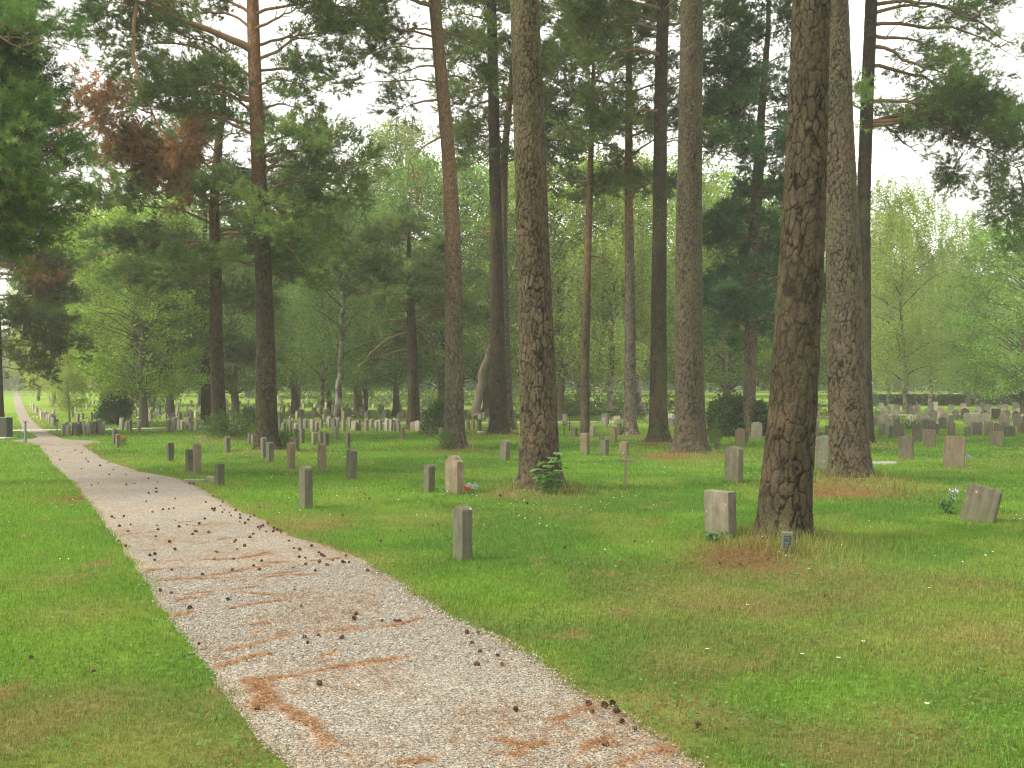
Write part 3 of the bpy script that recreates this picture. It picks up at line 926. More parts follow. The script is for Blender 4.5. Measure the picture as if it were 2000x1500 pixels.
def birch_meshes(seed, H=15.0, R=3.6, low=1.8, n_strand=900, leaf=0.085, c=(.15, .22, .06), lean=0.0, trunk_r=.17, white=True):
    r = rs(seed)
    wood, tr = Acc(), Acc()
    n = 26
    zs = np.linspace(-0.2, H * .97, n)
    xs = lean * (zs / H) ** 1.3 * H + np.cumsum(r.normal(size=n)) * .05 * (zs > .5)
    ys = np.cumsum(r.normal(size=n)) * .04 * (zs > .5)
    rad = trunk_r * (1 - (zs / H).clip(0, 1) * .9) * (1 + .35 * np.exp(-zs.clip(0) / .3))
    T = np.stack([xs, ys, zs], -1)
    ns = 90
    zf = np.linspace(-.2, H * .97, ns)
    Tf = np.stack([np.interp(zf, zs, xs), np.interp(zf, zs, ys), zf], -1)
    V, Fq = tube(Tf, np.interp(zf, zs, rad), 10)
    cw = np.array([.27, .26, .22]) if white else np.array([.13, .11, .08])
    dark = np.array([.07, .06, .05])
    k = sstep(.38, .58, fbm(V[:, 0] * 5, V[:, 1] * 5, V[:, 2] * 4.5, seed, 3))[:, None]
    k = np.maximum(k, 1 - sstep(.1, 1.2, V[:, 2])[:, None] * .8) if white else k * .5
    tr.add(V, Fq, cw * (1 - k) + dark * k)
    LP = []
    nb = int(20 + H)
    for b in range(nb):
        t = (b + r.rand()) / nb
        z0 = low + .6 + (H * .93 - low) * t
        p = np.array([np.interp(z0, zs, xs), np.interp(z0, zs, ys), z0])
        a = b * 2.4 + r.uniform(-.4, .4)
        prof = R * (math.sin((.22 + .68 * t) * pi) ** .6) * r.uniform(.65, 1.15)
        prof = max(prof, .8)
        e = p + np.array([math.cos(a) * prof, math.sin(a) * prof, prof * r.uniform(.15, .75)])
        e[2] = min(e[2], H * 1.0)
        Bp = bend(p, e, r, .12, .10, 8)
        V, Fq = tube(Bp, np.linspace(max(.015, .05 * (1 - t) + .015), .006, 8), 5)
        wood.add(V, Fq, np.array([.10, .085, .07]))
        m = int(n_strand / nb)
        for q in range(m):
            tt = r.uniform(.0, 1.0) ** .7
            j = min(6, int(tt * 7))
            s0 = Bp[j] + (Bp[j + 1] - Bp[j]) * (tt * 7 - j) + r.normal(size=3) * .42
            ln = r.uniform(.4, 1.9)
            ln = min(ln, max(.3, s0[2] - low * r.uniform(.6, 1.3)))
            kx = int(ln / .055) + 3
            u = np.linspace(0, 1, kx)[:, None]
            dr = np.array([math.cos(a), math.sin(a), 0]) * r.uniform(0, .5) + r.normal(size=3) * .15
            pts = s0 + u * dr * ln * .6 + np.array([0, 0, -1]) * (u ** 1.4) * ln + r.normal(size=(kx, 3)) * .07
            LP.append(pts)
    LP = np.concatenate(LP)
    V, Fq = leaf_cards(LP, leaf, r, droop=.4)
    C = leaf_cols(len(LP), c, r)
    cr_ = mesh_np('crown', V, Fq, M_LEAF, C, False, link=False)
    return (tr.build('trunk', M_BARK, link=False, smooth=True), wood.build('branches', M_TWIG, link=False), cr_, H)

def broad_meshes(seed, H=14.0, R=4.5, low=2.0, n_clump=260, per=120, leaf=.12, c=(.075, .14, .035), trunk_r=.28, multi=1, flat=.55):
    r = rs(seed)
    tr, wood = Acc(), Acc()
    nodes = []
    for mt in range(multi):
        ln = r.uniform(-.25, .25, 2) if multi > 1 else r.uniform(-.04, .04, 2)
        zs = np.linspace(-.2, H * .8, 30)
        ax = ln[0] * zs + np.cumsum(r.normal(size=30)) * .035
        ay = ln[1] * zs + np.cumsum(r.normal(size=30)) * .035
        rad = trunk_r * (1 - zs.clip(0) / H) * (1 + .4 * np.exp(-zs.clip(0) / .3)) / multi ** .5
        V, Fq = tube(np.stack([ax, ay, zs], -1), rad, 10)
        k = fbm(V[:, 0] * 6, V[:, 1] * 6, V[:, 2] * 2, seed, 3)[:, None]
        tr.add(V, Fq, np.array([.13, .11, .075]) * (.5 + k))
        nodes.append((zs, ax, ay))
    LP = []
    for q in range(n_clump):
        u = r.rand()
        z = low + (H - low) * u
        prof = R * (math.sin((.12 + .80 * u) * pi) ** .55)
        rr = prof * r.uniform(.25, 1) ** .5
        a = r.uniform(0, 2 * pi)
        lump = .75 + .5 * float(vnoise(np.array([math.cos(a) * 1.6 + seed]), np.array([math.sin(a) * 1.6]), np.array([z * .35]), seed)[0])
        c0 = np.array([math.cos(a) * rr * lump, math.sin(a) * rr * lump, z])
        zs, ax, ay = nodes[r.randint(len(nodes))]
        zz = max(low * .8, z - rr * r.uniform(.3, .8))
        p = np.array([np.interp(zz, zs, ax), np.interp(zz, zs, ay), min(zz, zs[-1])])
        if q % 3 == 0:
            V, Fq = tube(bend(p, c0, r, .08, .12, 7), np.linspace(.05, .008, 7), 4)
            wood.add(V, Fq, np.array([.10, .085, .06]))
        sc = r.uniform(.26, .60)
        pts = c0 + r.normal(size=(per, 3)) * np.array([sc, sc, sc * flat])
        LP.append(pts)
    LP = np.concatenate(LP)
    LP[:, 2] = np.maximum(LP[:, 2], low * .7)
    V, Fq = leaf_cards(LP, leaf, r)
    cl = np.repeat(.72 + .56 * sstep(.3, .7, fbm(LP[:, 0] * .9, LP[:, 1] * .9, LP[:, 2] * 1.1, seed, 2)), 4)[:, None]
    C = leaf_cols(len(LP), c, r) * cl
    return (tr.build('trunk', M_BARK, link=False, smooth=True), wood.build('branches', M_TWIG, link=False), mesh_np('crown', V, Fq, M_LEAF, C, False, link=False), H)

def place_tree(kind, meshes, x, y, label, group=None, H=None, rz=0.0, tint=(1, 1, 1), wide=1.0):
    tr, br, crn, H0 = meshes
    root = empty(kind, (x, y, float(h_ground(x, y))), label, 'tree', group, rz)
    s = 1.0 if H is None else H / H0
    root.scale = (s * wide, s * wide, s)
    obj_of('trunk', tr, root)
    if br:
        obj_of('branches', br, root)
    c = obj_of('crown', crn, root)
    c.color = (tint[0], tint[1], tint[2], 1)
    return root
# ------------------------------------------------------------------ ground, paths
PATH_PX = np.array([  # row, left edge, right edge, as traced on the photograph
 (766, 25, 36), (794, 29, 47), (806, 32, 54), (820, 37, 62), (832, 41, 76), (838, 43, 84), (843, 40, 95), (846, 55, 93), (850, 68, 105), (854, 72, 115),
 (858, 62, 127), (860, 30, 150), (862, 25, 203), (864, 45, 190), (866, 58, 176), (869, 72, 166), (875, 79, 170), (884, 86, 182), (896, 96, 200),
 (908, 104, 235), (920, 116, 270), (930, 128, 325), (940, 142, 365), (960, 160, 402), (990, 185, 450), (1010, 198, 500), (1020, 206, 515),
 (1045, 222, 562), (1065, 240, 632), (1090, 260, 692), (1115, 270, 730), (1150, 300, 790), (1190, 322, 842), (1215, 338, 895), (1255, 375, 975),
 (1300, 415, 1050), (1345, 440, 1112), (1390, 470, 1200), (1430, 500, 1265), (1500, 582, 1362), (1700, 810, 1620), (2500, 1700, 2700)], float)
pY, pL, pR = [], [], []
for row, a, b in PATH_PX:
    g = gp(a, row)
    g2 = gp(b, row)
    pY.append((g[1] + g2[1]) / 2)
    pL.append(g[0]); pR.append(g2[0])
o_ = np.argsort(pY)
pY, pL, pR = np.array(pY)[o_], np.array(pL)[o_], np.array(pR)[o_]

def edge_noise(y, sd_):
    near = 1 - sstep(12, 40, y)
    return (0.07 * (fbm(y * 2.6, y * 0, seed=sd_, oct=4) - .5) * (0.4 + near)) * (y > 2)
def path_edges(y):
    return np.interp(y, pY, pL) + edge_noise(y, 71), np.interp(y, pY, pR) + edge_noise(y, 72)
def path_inside(x, y):
    """signed distance-like: >0 inside the gravel (metres to the nearer edge)"""
    l, r_ = path_edges(y)
    d = np.minimum(x - l, r_ - x) * 0.9
    # thin cross path running to the right
    yc = cross_y(x)
    hw = np.where(x > 20, 1.6, 0.75)
    d2 = hw - np.abs(y - yc)
    d2 = np.where(x > -26, d2, -9)
    return np.maximum(d, d2)
cxp = [(20, 841.5), (120, 840.5), (300, 837), (650, 828), (1040, 826), (1300, 822), (1500, 818), (1700, 812), (2000, 806.5), (2300, 803)]
cxw = np.array([gp(*q)[:2] for q in cxp])
def cross_y(x):
    return np.interp(x, cxw[:, 0], cxw[:, 1])

DRY = []  # (x, y, radius, strength, kind)
def dry(px, py, rad, k=1.0, kind=0):
    g = gp(px, py)
    DRY.append((g[0], g[1], rad, k, kind))
for q in PINES:
    b = q['pts'][0]
    if q['mound'] and b[1] > 0:
        DRY.append((xat(b[1], q['Y']), q['Y'] - 0.15, q['mound'][1] * 1.15, .75, 0))
for a in ((1445, 1092, .40, 1.3, 1), (1400, 1100, .35, .6, 0), (1640, 962, .65, 1.1, 1), (1720, 960, .5, .8, 0), (1600, 968, .4, 1.0, 1), (1300, 893, .5, 1.0, 1), (1400, 890, .5, .8, 0),
          (985, 966, .35, .9, 0), (620, 1025, .45, .9, 0), (500, 992, .35, .7, 0), (700, 1100, .5, .5, 0), (560, 1010, .3, .6, 0), (145, 975, .45, .8, 1), (130, 950, .3, .6, 0), (120, 1130, .35, .5, 0), (150, 1200, .4, .5, 0),
          (1560, 1120, .9, .8, 0), (1400, 1170, .9, .7, 0), (1650, 1150, .8, .6, 0), (1500, 1200, .7, .5, 0), (1650, 1240, .5, .5, 0), (1900, 1240, .7, .6, 0), (1380, 1130, .5, .5, 0), (1850, 1150, .6, .4, 0),
          (1350, 1300, .35, .5, 0), (1330, 1390, .3, .6, 0), (1650, 1470, .3, .6, 0), (1780, 1420, .3, .5, 0), (80, 1420, .5, .6, 0), (300, 1440, .4, .6, 0), (160, 1380, .3, .5, 0), (430, 1470, .3, .5, 0),
          (250, 890, .5, .6, 0), (400, 1000, .3, .5, 0), (180, 880, .4, .5, 0), (1280, 870, .4, .6, 1), (1100, 1000, .6, .35, 0), (830, 1010, .8, .35, 0)):
    dry(*a)

def turf_colour(x, y):
    """turf colour: bright lawn, darker clover, yellowish and dry patches, sunlight painted in far off"""
    n1 = fbm(x * .35, y * .35, seed=3, oct=3)
    n2 = fbm(x * 1.3, y * 1.3, seed=4, oct=3)
    n3 = fbm(x * 4.5, y * 4.5, seed=6, oct=2)
    n4 = fbm(x * .8 + 30, y * .8, seed=8, oct=3)
    bright = np.array([.118, .222, .030])
    deep = np.array([.076, .160, .026])
    yel = np.array([.175, .225, .045])
    dryc = np.array([.235, .165, .075])
    litter = np.array([.20, .105, .05])
    a = sstep(.38, .62, n1 * .6 + n2 * .4)[..., None]
    c = bright * (1 - a) + deep * a
    b = (sstep(.52, .70, n4) * .50)[..., None]
    c = c * (1 - b) + yel * b
    # the lawn on the far left is lush; the near right is worn and mossy
    worn = sstep(-1.5, 2.5, x) * (1 - sstep(7.5, 10.5, y)) * (.05 + .55 * sstep(.44, .66, n2))
    low = (1 - sstep(4.6, 6.2, y)) * (x < -.5) * (.15 + .6 * sstep(.42, .6, n2))
    worn = np.clip(np.maximum(worn, low), 0, 1)[..., None]
    c = c * (1 - worn) + (np.array([.165, .175, .052]) * .62 + np.array([.10, .145, .03]) * .38) * worn
    lush = (sstep(.5, 2.0, np.interp(y, pY, pL) - x + 1.2) * (1 - sstep(24, 32, y)))[..., None] * sstep(5.0, 6.5, y)[..., None] * .65
    c = c * (1 - lush) + np.array([.128, .240, .030]) * (.88 + .24 * n2[..., None]) * lush
    midl = (sstep(12, 19, y) * (1 - sstep(36, 44, y)))[..., None] * .14
    c = c * (1 + midl)
    far = sstep(36, 50, y)[..., None]
    c = c * (1 - far * .85) + np.array([.23, .36, .05]) * (far * .85) * (.85 + .3 * n1[..., None])  # open far lawn painted brighter, its sunlight put into the colour
    dm = np.zeros_like(x)
    lt = np.zeros_like(x)
    for (dx, dy, rad, k, kind) in DRY:
        d2 = ((x - dx)**2 + ((y - dy) * .75)**2) / rad**2
        v = np.exp(-d2) * k * (.55 + .9 * n3)
        if kind:
            lt = np.maximum(lt, v)
        else:
            dm = np.maximum(dm, v)
    ins = path_inside(x, y)
    rim = np.exp(-np.clip(-ins, 0, 9) / .13) * (ins < .3) * .65 * (.4 + 1.2 * n3) * (x > np.interp(y, pY, (pL + pR) / 2))
    dm = np.maximum(dm, rim)
    spots = sstep(.66, .78, n2 * .5 + n3 * .5) * .7
    dm = np.clip(np.maximum(dm * .72, spots), 0, .85)[..., None]
    c = c * (1 - dm) + dryc * dm
    lt = np.clip(lt * .85, 0, .9)[..., None]
    c = c * (1 - lt) + litter * lt
    return c, dm[..., 0], lt[..., 0]

def build_ground():
    r_ = np.concatenate([np.linspace(.4, 3, 8), np.exp(np.linspace(math.log(3.2), math.log(70), 340)), np.exp(np.linspace(math.log(72), math.log(3500), 90))])
    half = np.linspace(-radians(42), radians(42), 620)
    rest = np.linspace(radians(42), 2 * pi - radians(42), 90)[1:-1]
    th = np.concatenate([half, rest])
    R, T = np.meshgrid(r_, th, indexing='ij')
    X, Y = R * np.sin(T), R * np.cos(T)
    Z = h_ground(X, Y)
    Xf, Yf = X.ravel(), Y.ravel()
    C, _, _ = turf_colour(Xf, Yf)
    n = len(th)
    i = np.arange(len(r_) - 1)[:, None] * n
    j = np.arange(n)[None, :]
    k = (j + 1) % n
    Fq = np.stack([i + j, i + n + j, i + n + k, i + k], -1).reshape(-1, 4)
    V = np.stack([Xf, Yf, Z.ravel()], -1)
    V = np.concatenate([V, [[0, 0, float(h_ground(0., 0.))]]])
    C = np.concatenate([C, C[:1]])
    cap = np.stack([np.full(n, len(V) - 1), np.arange(n), (np.arange(n) + 1) % n], -1)
    o = mesh_np('ground', V, [Fq, cap], M_GROUND, C * .68, True)
    o['kind'] = 'structure'

LITTER = [  # drifts of brown needles washed into lines across the gravel (photo pixels, half width in metres)
 ([(480, 1338), (560, 1330), (640, 1312), (730, 1298), (810, 1288)], .045), ([(500, 1338), (520, 1365), (515, 1390)], .10), ([(430, 1305), (490, 1292), (545, 1280)], .03),
 ([(440, 1278), (480, 1268), (520, 1258), (570, 1245)], .035), ([(330, 1208), (390, 1198), (450, 1192), (540, 1178)], .03), ([(345, 1168), (420, 1160), (500, 1150)], .025),
 ([(430, 1160), (520, 1167), (600, 1170)], .02), ([(340, 1180), (410, 1165)], .02), ([(300, 1140), (400, 1130), (520, 1110)], .022), ([(290, 1120), (420, 1112), (560, 1100)], .022),
 ([(275, 1117), (380, 1112), (530, 1107)], .018), ([(320, 1138), (480, 1130), (600, 1118)], .02), ([(540, 1305), (600, 1298), (660, 1275)], .02),
 ([(400, 1063), (450, 1053), (490, 1052)], .02), ([(380, 1105), (500, 1088), (520, 1082)], .018), ([(215, 1050), (300, 1042)], .02), ([(260, 1032), (380, 1020)], .02), ([(370, 1030), (480, 1022)], .02),
 ([(1080, 1420), (1120, 1403), (1150, 1393)], .03), ([(1090, 1430), (1115, 1440), (1105, 1450)], .04), ([(1000, 1490), (1040, 1468), (1085, 1452)], .03), ([(1110, 1500), (1150, 1470), (1180, 1452)], .035),
 ([(1215, 1500), (1260, 1480), (1330, 1470)], .05), ([(940, 1450), (1010, 1458)], .02), ([(700, 1180), (780, 1165)], .02), ([(560, 1200), (640, 1215), (690, 1230)], .02), ([(440, 1275), (470, 1260), (500, 1240)], .03),
 ([(610, 1098), (680, 1092)], .03), ([(640, 1130), (760, 1140)], .02), ([(530, 1382), (600, 1420), (640, 1460)], .07), ([(780, 1500), (900, 1480)], .02), ([(270, 1080), (330, 1076), (420, 1060)], .018),
 ([(330, 1100), (470, 1094), (560, 1080)], .016), ([(430, 1140), (560, 1128), (640, 1128)], .016), ([(620, 1240), (760, 1228), (820, 1215)], .014), ([(400, 1235), (520, 1222)], .016)]
LIT_W = []
for pts_, hw_ in LITTER:
    Wp = np.array([gp(*q)[:2] for q in pts_])
    u = np.linspace(0, len(Wp) - 1, len(Wp) * 6)
    LIT_W.append((np.stack([np.interp(u, np.arange(len(Wp)), Wp[:, k]) for k in (0, 1)], -1), hw_))

def litter_mask(x, y):
    m = np.zeros_like(x)
    wob = fbm(x * 5, y * 5, seed=91, oct=3) - .5
    wob2 = fbm(x * 14, y * 14, seed=92, oct=2)
    for P, hw in LIT_W:
        for a, b in zip(P[:-1], P[1:]):
            ab = b - a
            t = np.clip(((x - a[0]) * ab[0] + (y - a[1]) * ab[1]) / (ab @ ab + 1e-9), 0, 1)
            d = np.hypot(x - a[0] - t * ab[0], y - a[1] - t * ab[1]) + wob * .11
            m = np.maximum(m, (1 - sstep(hw * .25, hw * 1.25, d)) * (.55 + .8 * wob2))
    return np.clip(m, 0, 1)

def build_paths():
    ys = np.concatenate([np.arange(1.9, 14, .03), np.arange(14, 34, .08), np.arange(34, 60, .2), np.arange(60, 150, 1.0)])
    s = np.linspace(-.02, 1.02, 81)
    l, r_ = path_edges(ys)
    X = l[:, None] + (r_ - l)[:, None] * s[None, :]
    Y = np.repeat(ys[:, None], len(s), 1)
    x, y = X.ravel(), Y.ravel()
    near = y < 22
    m = np.zeros_like(x)
    m[near] = litter_mask(x[near], y[near])
    base = np.array([.215, .205, .180])
    n = fbm(x * .9, y * .9, seed=55, oct=4)
    pinkish = sstep(.40, .65, fbm(x * 1.4 + 9, y * 1.4, seed=56, oct=3))[:, None]
    c = base * (.85 + .3 * n[:, None])
    c = c * (1 - .45 * pinkish) + np.array([.262, .222, .175]) * .45 * pinkish
    # a brown scatter of leaves before the crossing
    lf = (np.exp(-((y - 29.3) / .9)**2) * sstep(.45, .6, fbm(x * 7, y * 7, seed=57, oct=2)))[:, None]
    c = c * (1 - .6 * lf) + np.array([.17, .10, .06]) * .6 * lf
    c = c * (1 - m[:, None] * .92) + np.array([.225, .130, .068]) * m[:, None] * .92
    rim = np.clip(1 - np.minimum(s, 1 - s) / .05, 0, 1)
    rim = np.repeat(rim[None, :], len(ys), 0).ravel()[:, None] * .5
    c = c * (1 - rim) + np.array([.22, .18, .11]) * rim
    z = h_ground(x, y) + .012 - .02 * (rim[:, 0] * 1.2) + .006 * m
    k = len(s)
    i = np.arange(len(ys) - 1)[:, None] * k
    j = np.arange(k - 1)[None, :]
    Fq = np.stack([i + j, i + j + 1, i + k + j + 1, i + k + j], -1).reshape(-1, 4)
    o = mesh_np('path', np.stack([x, y, z], -1), Fq, M_GRAVEL, c, True)
    o['kind'] = 'structure'
    # the thin cross path
    xs = np.arange(-26, 62, .4)
    v = np.linspace(-1, 1, 7)
    X = np.repeat(xs[:, None], 7, 1)
    hw = np.where(X > 20, 1.6, .75)
    Y = cross_y(X) + hw * v[None, :] + .08 * (fbm(X * 1.3, X * 0 + 3, seed=66, oct=2) - .5)
    x, y = X.ravel(), Y.ravel()
    i = np.arange(len(xs) - 1)[:, None] * 7
    j = np.arange(6)[None, :]
    Fq = np.stack([i + j, i + 7 + j, i + 7 + j + 1, i + j + 1], -1).reshape(-1, 4)
    o = mesh_np('cross_path', np.stack([x, y, h_ground(x, y) + .020], -1), Fq, M_GRAVEL, np.array([.46, .44, .38]), True)  # far lit gravel, its stronger light put into this paler colour
    o['kind'] = 'structure'

# ------------------------------------------------------------------ grass and small ground cover
def polar(r, n, r0, r1, half=radians(33)):
    a = r.uniform(-half, half, n)
    q = np.sqrt(r.uniform(r0 * r0, r1 * r1, n))
    return q * np.sin(a), q * np.cos(a)

TALL = []    # places where the mower does not reach: (x, y, radius, height)
def build_grass():
    r = rs(4242)
    acc = Acc()
    for (r0, r1, dens, bl, bw, seg) in ((2.6, 6.2, 4200, .036, .0042, 2), (6.2, 9.5, 3000, .040, .0055, 2), (9.5, 15, 1500, .045, .008, 1), (15, 26, 560, .052, .014, 1), (26, 44, 180, .060, .026, 1), (44, 75, 48, .075, .055, 1)):
        half = radians(60 if r1 < 16 else 42)
        area = half * (r1 * r1 - r0 * r0)
        x, y = polar(r, int(area * dens), r0, r1, half)
        clump = fbm(x * 9, y * 9, seed=21, oct=2)
        keep = r.rand(len(x)) < .45 + 1.1 * clump
        ins = path_inside(x, y)
        keep &= ins < r.uniform(-.05, .012, len(x)) + .09 * r.rand(len(x)) * (fbm(x * 3.3, y * 3.3, seed=23, oct=2) > .52) + .25 * (r.rand(len(x)) < .012)
        x, y = x[keep], y[keep]
        c, dm, lt = turf_colour(x, y)
        keep = r.rand(len(x)) > lt * .85
        x, y, c, dm = x[keep], y[keep], c[keep], dm[keep]
        n = len(x)
        ln = bl * r.uniform(.5, 1.35, n) * (.75 + .6 * fbm(x * 2.2, y * 2.2, seed=22, oct=2)) * (1 - .25 * dm)
        for (tx, ty, tr, thh) in TALL:
            d2 = ((x - tx)**2 + (y - ty)**2) / tr**2
            mm = d2 < 6
            ln[mm] += thh * np.exp(-d2[mm]) * r.uniform(.15, 1.0, mm.sum())
        z = h_ground(x, y) - .004
        a = r.uniform(0, 2 * pi, n)
        lean = r.uniform(.1, .75, n) + .25 * dm
        d = np.stack([np.cos(a) * lean, np.sin(a) * lean, np.ones(n)], -1)
        d /= np.linalg.norm(d, axis=1)[:, None]
        b = a + r.uniform(.8, 2.2, n)
        sd_ = np.stack([np.cos(b), np.sin(b), np.zeros(n)], -1) * (bw * r.uniform(.6, 1.3, n))[:, None] * .5
        p = np.stack([x, y, z], -1)
        k = 1 + .30 * r.uniform(-1, 1, n)
        yel = (r.rand(n) < .07)[:, None]
        c = c * k[:, None]
        c = np.where(yel, c * .55 + np.array([.26, .23, .09]) * .45, c) * 1.12
        tip = p + d * ln[:, None]
        tip[:, 2] -= .18 * ln * lean
        if seg == 2:
            mid = p + np.stack([d[:, 0] * .35, d[:, 1] * .35, d[:, 2] * .62], -1) * ln[:, None]
            V = np.stack([p - sd_, p + sd_, mid - sd_ * .75, mid + sd_ * .75, tip], 1).reshape(-1, 3)
            q = np.arange(n)[:, None] * 5
            acc.add(V, q + np.array([0, 1, 3, 2]), np.repeat(c, 5, 0))
            acc.F.setdefault(3, []).append(q + np.array([2, 3, 4]) + acc.n - len(V))
        else:
            V = np.stack([p - sd_, p + sd_, tip], 1).reshape(-1, 3)
            acc.add(V, np.arange(n)[:, None] * 3 + np.arange(3), np.repeat(c, 3, 0))
    o = acc.build('grass', M_GRASS)
    tag(o, 'short uneven lawn grass with longer tufts round trunks and stones', 'grass', None, 'stuff')

def leaf_disc(P, N_, size, r, k=5):
    """small rounded leaves"""
    n = len(P)
    U, W, D = frames(N_, r)
    a = np.arange(k) * 2 * pi / k
    s = (size * r.uniform(.6, 1.3, n))[:, None, None]
    V = P[:, None, :] + s * (np.cos(a)[None, :, None] * U[:, None, :] + .75 * np.sin(a)[None, :, None] * W[:, None, :])
    return V.reshape(-1, 3), np.arange(n * k).reshape(-1, k)

def build_cover():
    r = rs(77)
    # clover and broad-leaved weeds in patches
    x, y = polar(r, 26000, 3.4, 11)
    pat = fbm(x * 1.8, y * 1.8, seed=101, oct=3)
    want = sstep(.56, .68, pat) + .9 * np.exp(-((x - 2.6)**2 + (y - 4.9)**2) / .9) + .7 * np.exp(-((x - 1.2)**2 + (y - 5.1)**2) / .3) + .8 * np.exp(-((x + 3.0)**2 + (y - 6.0)**2) / .35)
    keep = (r.rand(len(x)) < want * .75) & (path_inside(x, y) < -.05)
    x, y = x[keep], y[keep]
    n = len(x)
    P = np.stack([x, y, h_ground(x, y) + r.uniform(.02, .045, n)], -1)
    Nn = np.stack([r.normal(0, .4, n), r.normal(0, .4, n), np.ones(n)], -1)
    V, Fx = leaf_disc(P, Nn, .011, r)
    c = np.array([.085, .185, .045]) * (1 + .3 * r.uniform(-1, 1, n))[:, None]
    o = mesh_np('clover', V, Fx, M_GRASS, np.repeat(c, 5, 0))
    tag(o, 'patches of clover and flat green weeds in the near lawn', 'clover', None, 'stuff')
    # tiny white clover heads all over the lawn
    x, y = polar(r, 3600, 9, 46)
    pat = fbm(x * .6, y * .6, seed=111, oct=3)
    keep = (r.rand(len(x)) < sstep(.42, .62, pat)) & (path_inside(x, y) < -.2)
    x, y = x[keep], y[keep]
    n = len(x)
    P = np.stack([x, y, h_ground(x, y) + .06], -1)
    V, Fx = leaf_disc(P, np.repeat([[0, -.5, 1.]], n, 0), .009, r, 6)
    o = mesh_np('white_clover_flowers', V, Fx, M_GRASS, np.array([.62, .64, .56]))
    tag(o, 'tiny white clover flowers scattered over the lawn', 'flowers', None, 'stuff')
    # loose fallen needles, thick on the drifts and at the feet of the pines
    x, y = polar(r, 420000, 3.3, 13, radians(31))
    m = litter_mask(x, y) * (path_inside(x, y) > 0)
    _, dm, lt = turf_colour(x, y)
    keep = r.rand(len(x)) < np.maximum(m * .8, np.maximum(lt * .9, np.where(path_inside(x, y) > 0, .05 + .22 * sstep(.45, .65, fbm(x * 1.4 + 9, y * 1.4, seed=56, oct=3)), .015) + .09 * dm)) 
    x, y = x[keep], y[keep]
    on = path_inside(x, y) > 0
    n = len(x)
    a = r.uniform(0, pi, n)
    z = h_ground(x, y) + np.where(on, .020, .03) + r.uniform(0, .008, n)
    p = np.stack([x, y, z], -1)
    d = np.stack([np.cos(a), np.sin(a), r.normal(0, .12, n)], -1) * r.uniform(.012, .028, n)[:, None]
    s = np.stack([-np.sin(a), np.cos(a), np.zeros(n)], -1) * .0016
    V = np.stack([p - d - s, p - d + s, p + d + s, p + d - s], 1).reshape(-1, 3)
    c = np.where(on[:, None], np.array([.245, .135, .065]), np.array([.21, .145, .07])) * (1 + .35 * r.uniform(-1, 1, n))[:, None]
    o = mesh_np('fallen_needles', V, np.arange(4 * n).reshape(-1, 4), M_GRASS, np.repeat(c, 4, 0))
    tag(o, 'rusty brown pine needles washed into drifts on the gravel', 'pine needles', None, 'stuff')
    # loose gravel standing proud of the path
    x, y = polar(r, 230000, 3.3, 9.5, radians(31))
    ins = path_inside(x, y)
    keep = ((ins > -.04) & (r.rand(len(x)) < .62)) | ((ins > -.12) & (r.rand(len(x)) < .02))
    x, y = x[keep], y[keep]
    n = len(x)
    oct_ = np.array([[1, 0, 0], [0, 1, 0], [-1, 0, 0], [0, -1, 0], [0, 0, .7], [0, 0, -.7]])
    of = np.array([[0, 1, 4], [1, 2, 4], [2, 3, 4], [3, 0, 4]])
    a = r.uniform(0, 2 * pi, n)
    sz = r.uniform(.0022, .0068, n) * (1 + (y > 6) * .4)
    ex = r.uniform(.6, 1.4, (n, 3))
    T = oct_[None] * ex[:, None, :] * sz[:, None, None]
    ca, sa = np.cos(a)[:, None], np.sin(a)[:, None]
    V = np.stack([T[..., 0] * ca - T[..., 1] * sa, T[..., 0] * sa + T[..., 1] * ca, T[..., 2]], -1) + np.stack([x, y, h_ground(x, y) + .014], -1)[:, None, :]
    Fx = (np.arange(n)[:, None, None] * 6 + of[None]).reshape(-1, 3)
    tone = r.choice([.35, .6, .85, 1.0, 1.15, 1.45], n, p=[.12, .2, .25, .22, .14, .07])
    c = np.array([.240, .230, .204])[None] * tone[:, None]
    red = r.rand(n) < .10
    c[red] = c[red] * np.array([1.05, .85, .7])
    lm = litter_mask(x, y)[:, None] * .75
    c = c * (1 - lm) + np.array([.30, .15, .065]) * lm
    o = mesh_np('gravel', V.reshape(-1, 3), Fx, M_GRASS_SOLID, np.repeat(c, 6, 0))
    tag(o, 'loose pale gravel chips lying on the path', 'gravel', None, 'stuff')

M_GRASS_SOLID = attr_mat('stone_chips', rough=.85, spec=.2, nscale=200, vary=.15, bump=0.0)
# ------------------------------------------------------------------ gravestones
GREY = (.095, .092, .064)
BROWN = (.15, .12, .075)
PALE = (.175, .165, .12)
DARK = (.06, .06, .043)
RED = (.175, .138, .098)
ROT = radians(-52)      # every stone faces the lower left

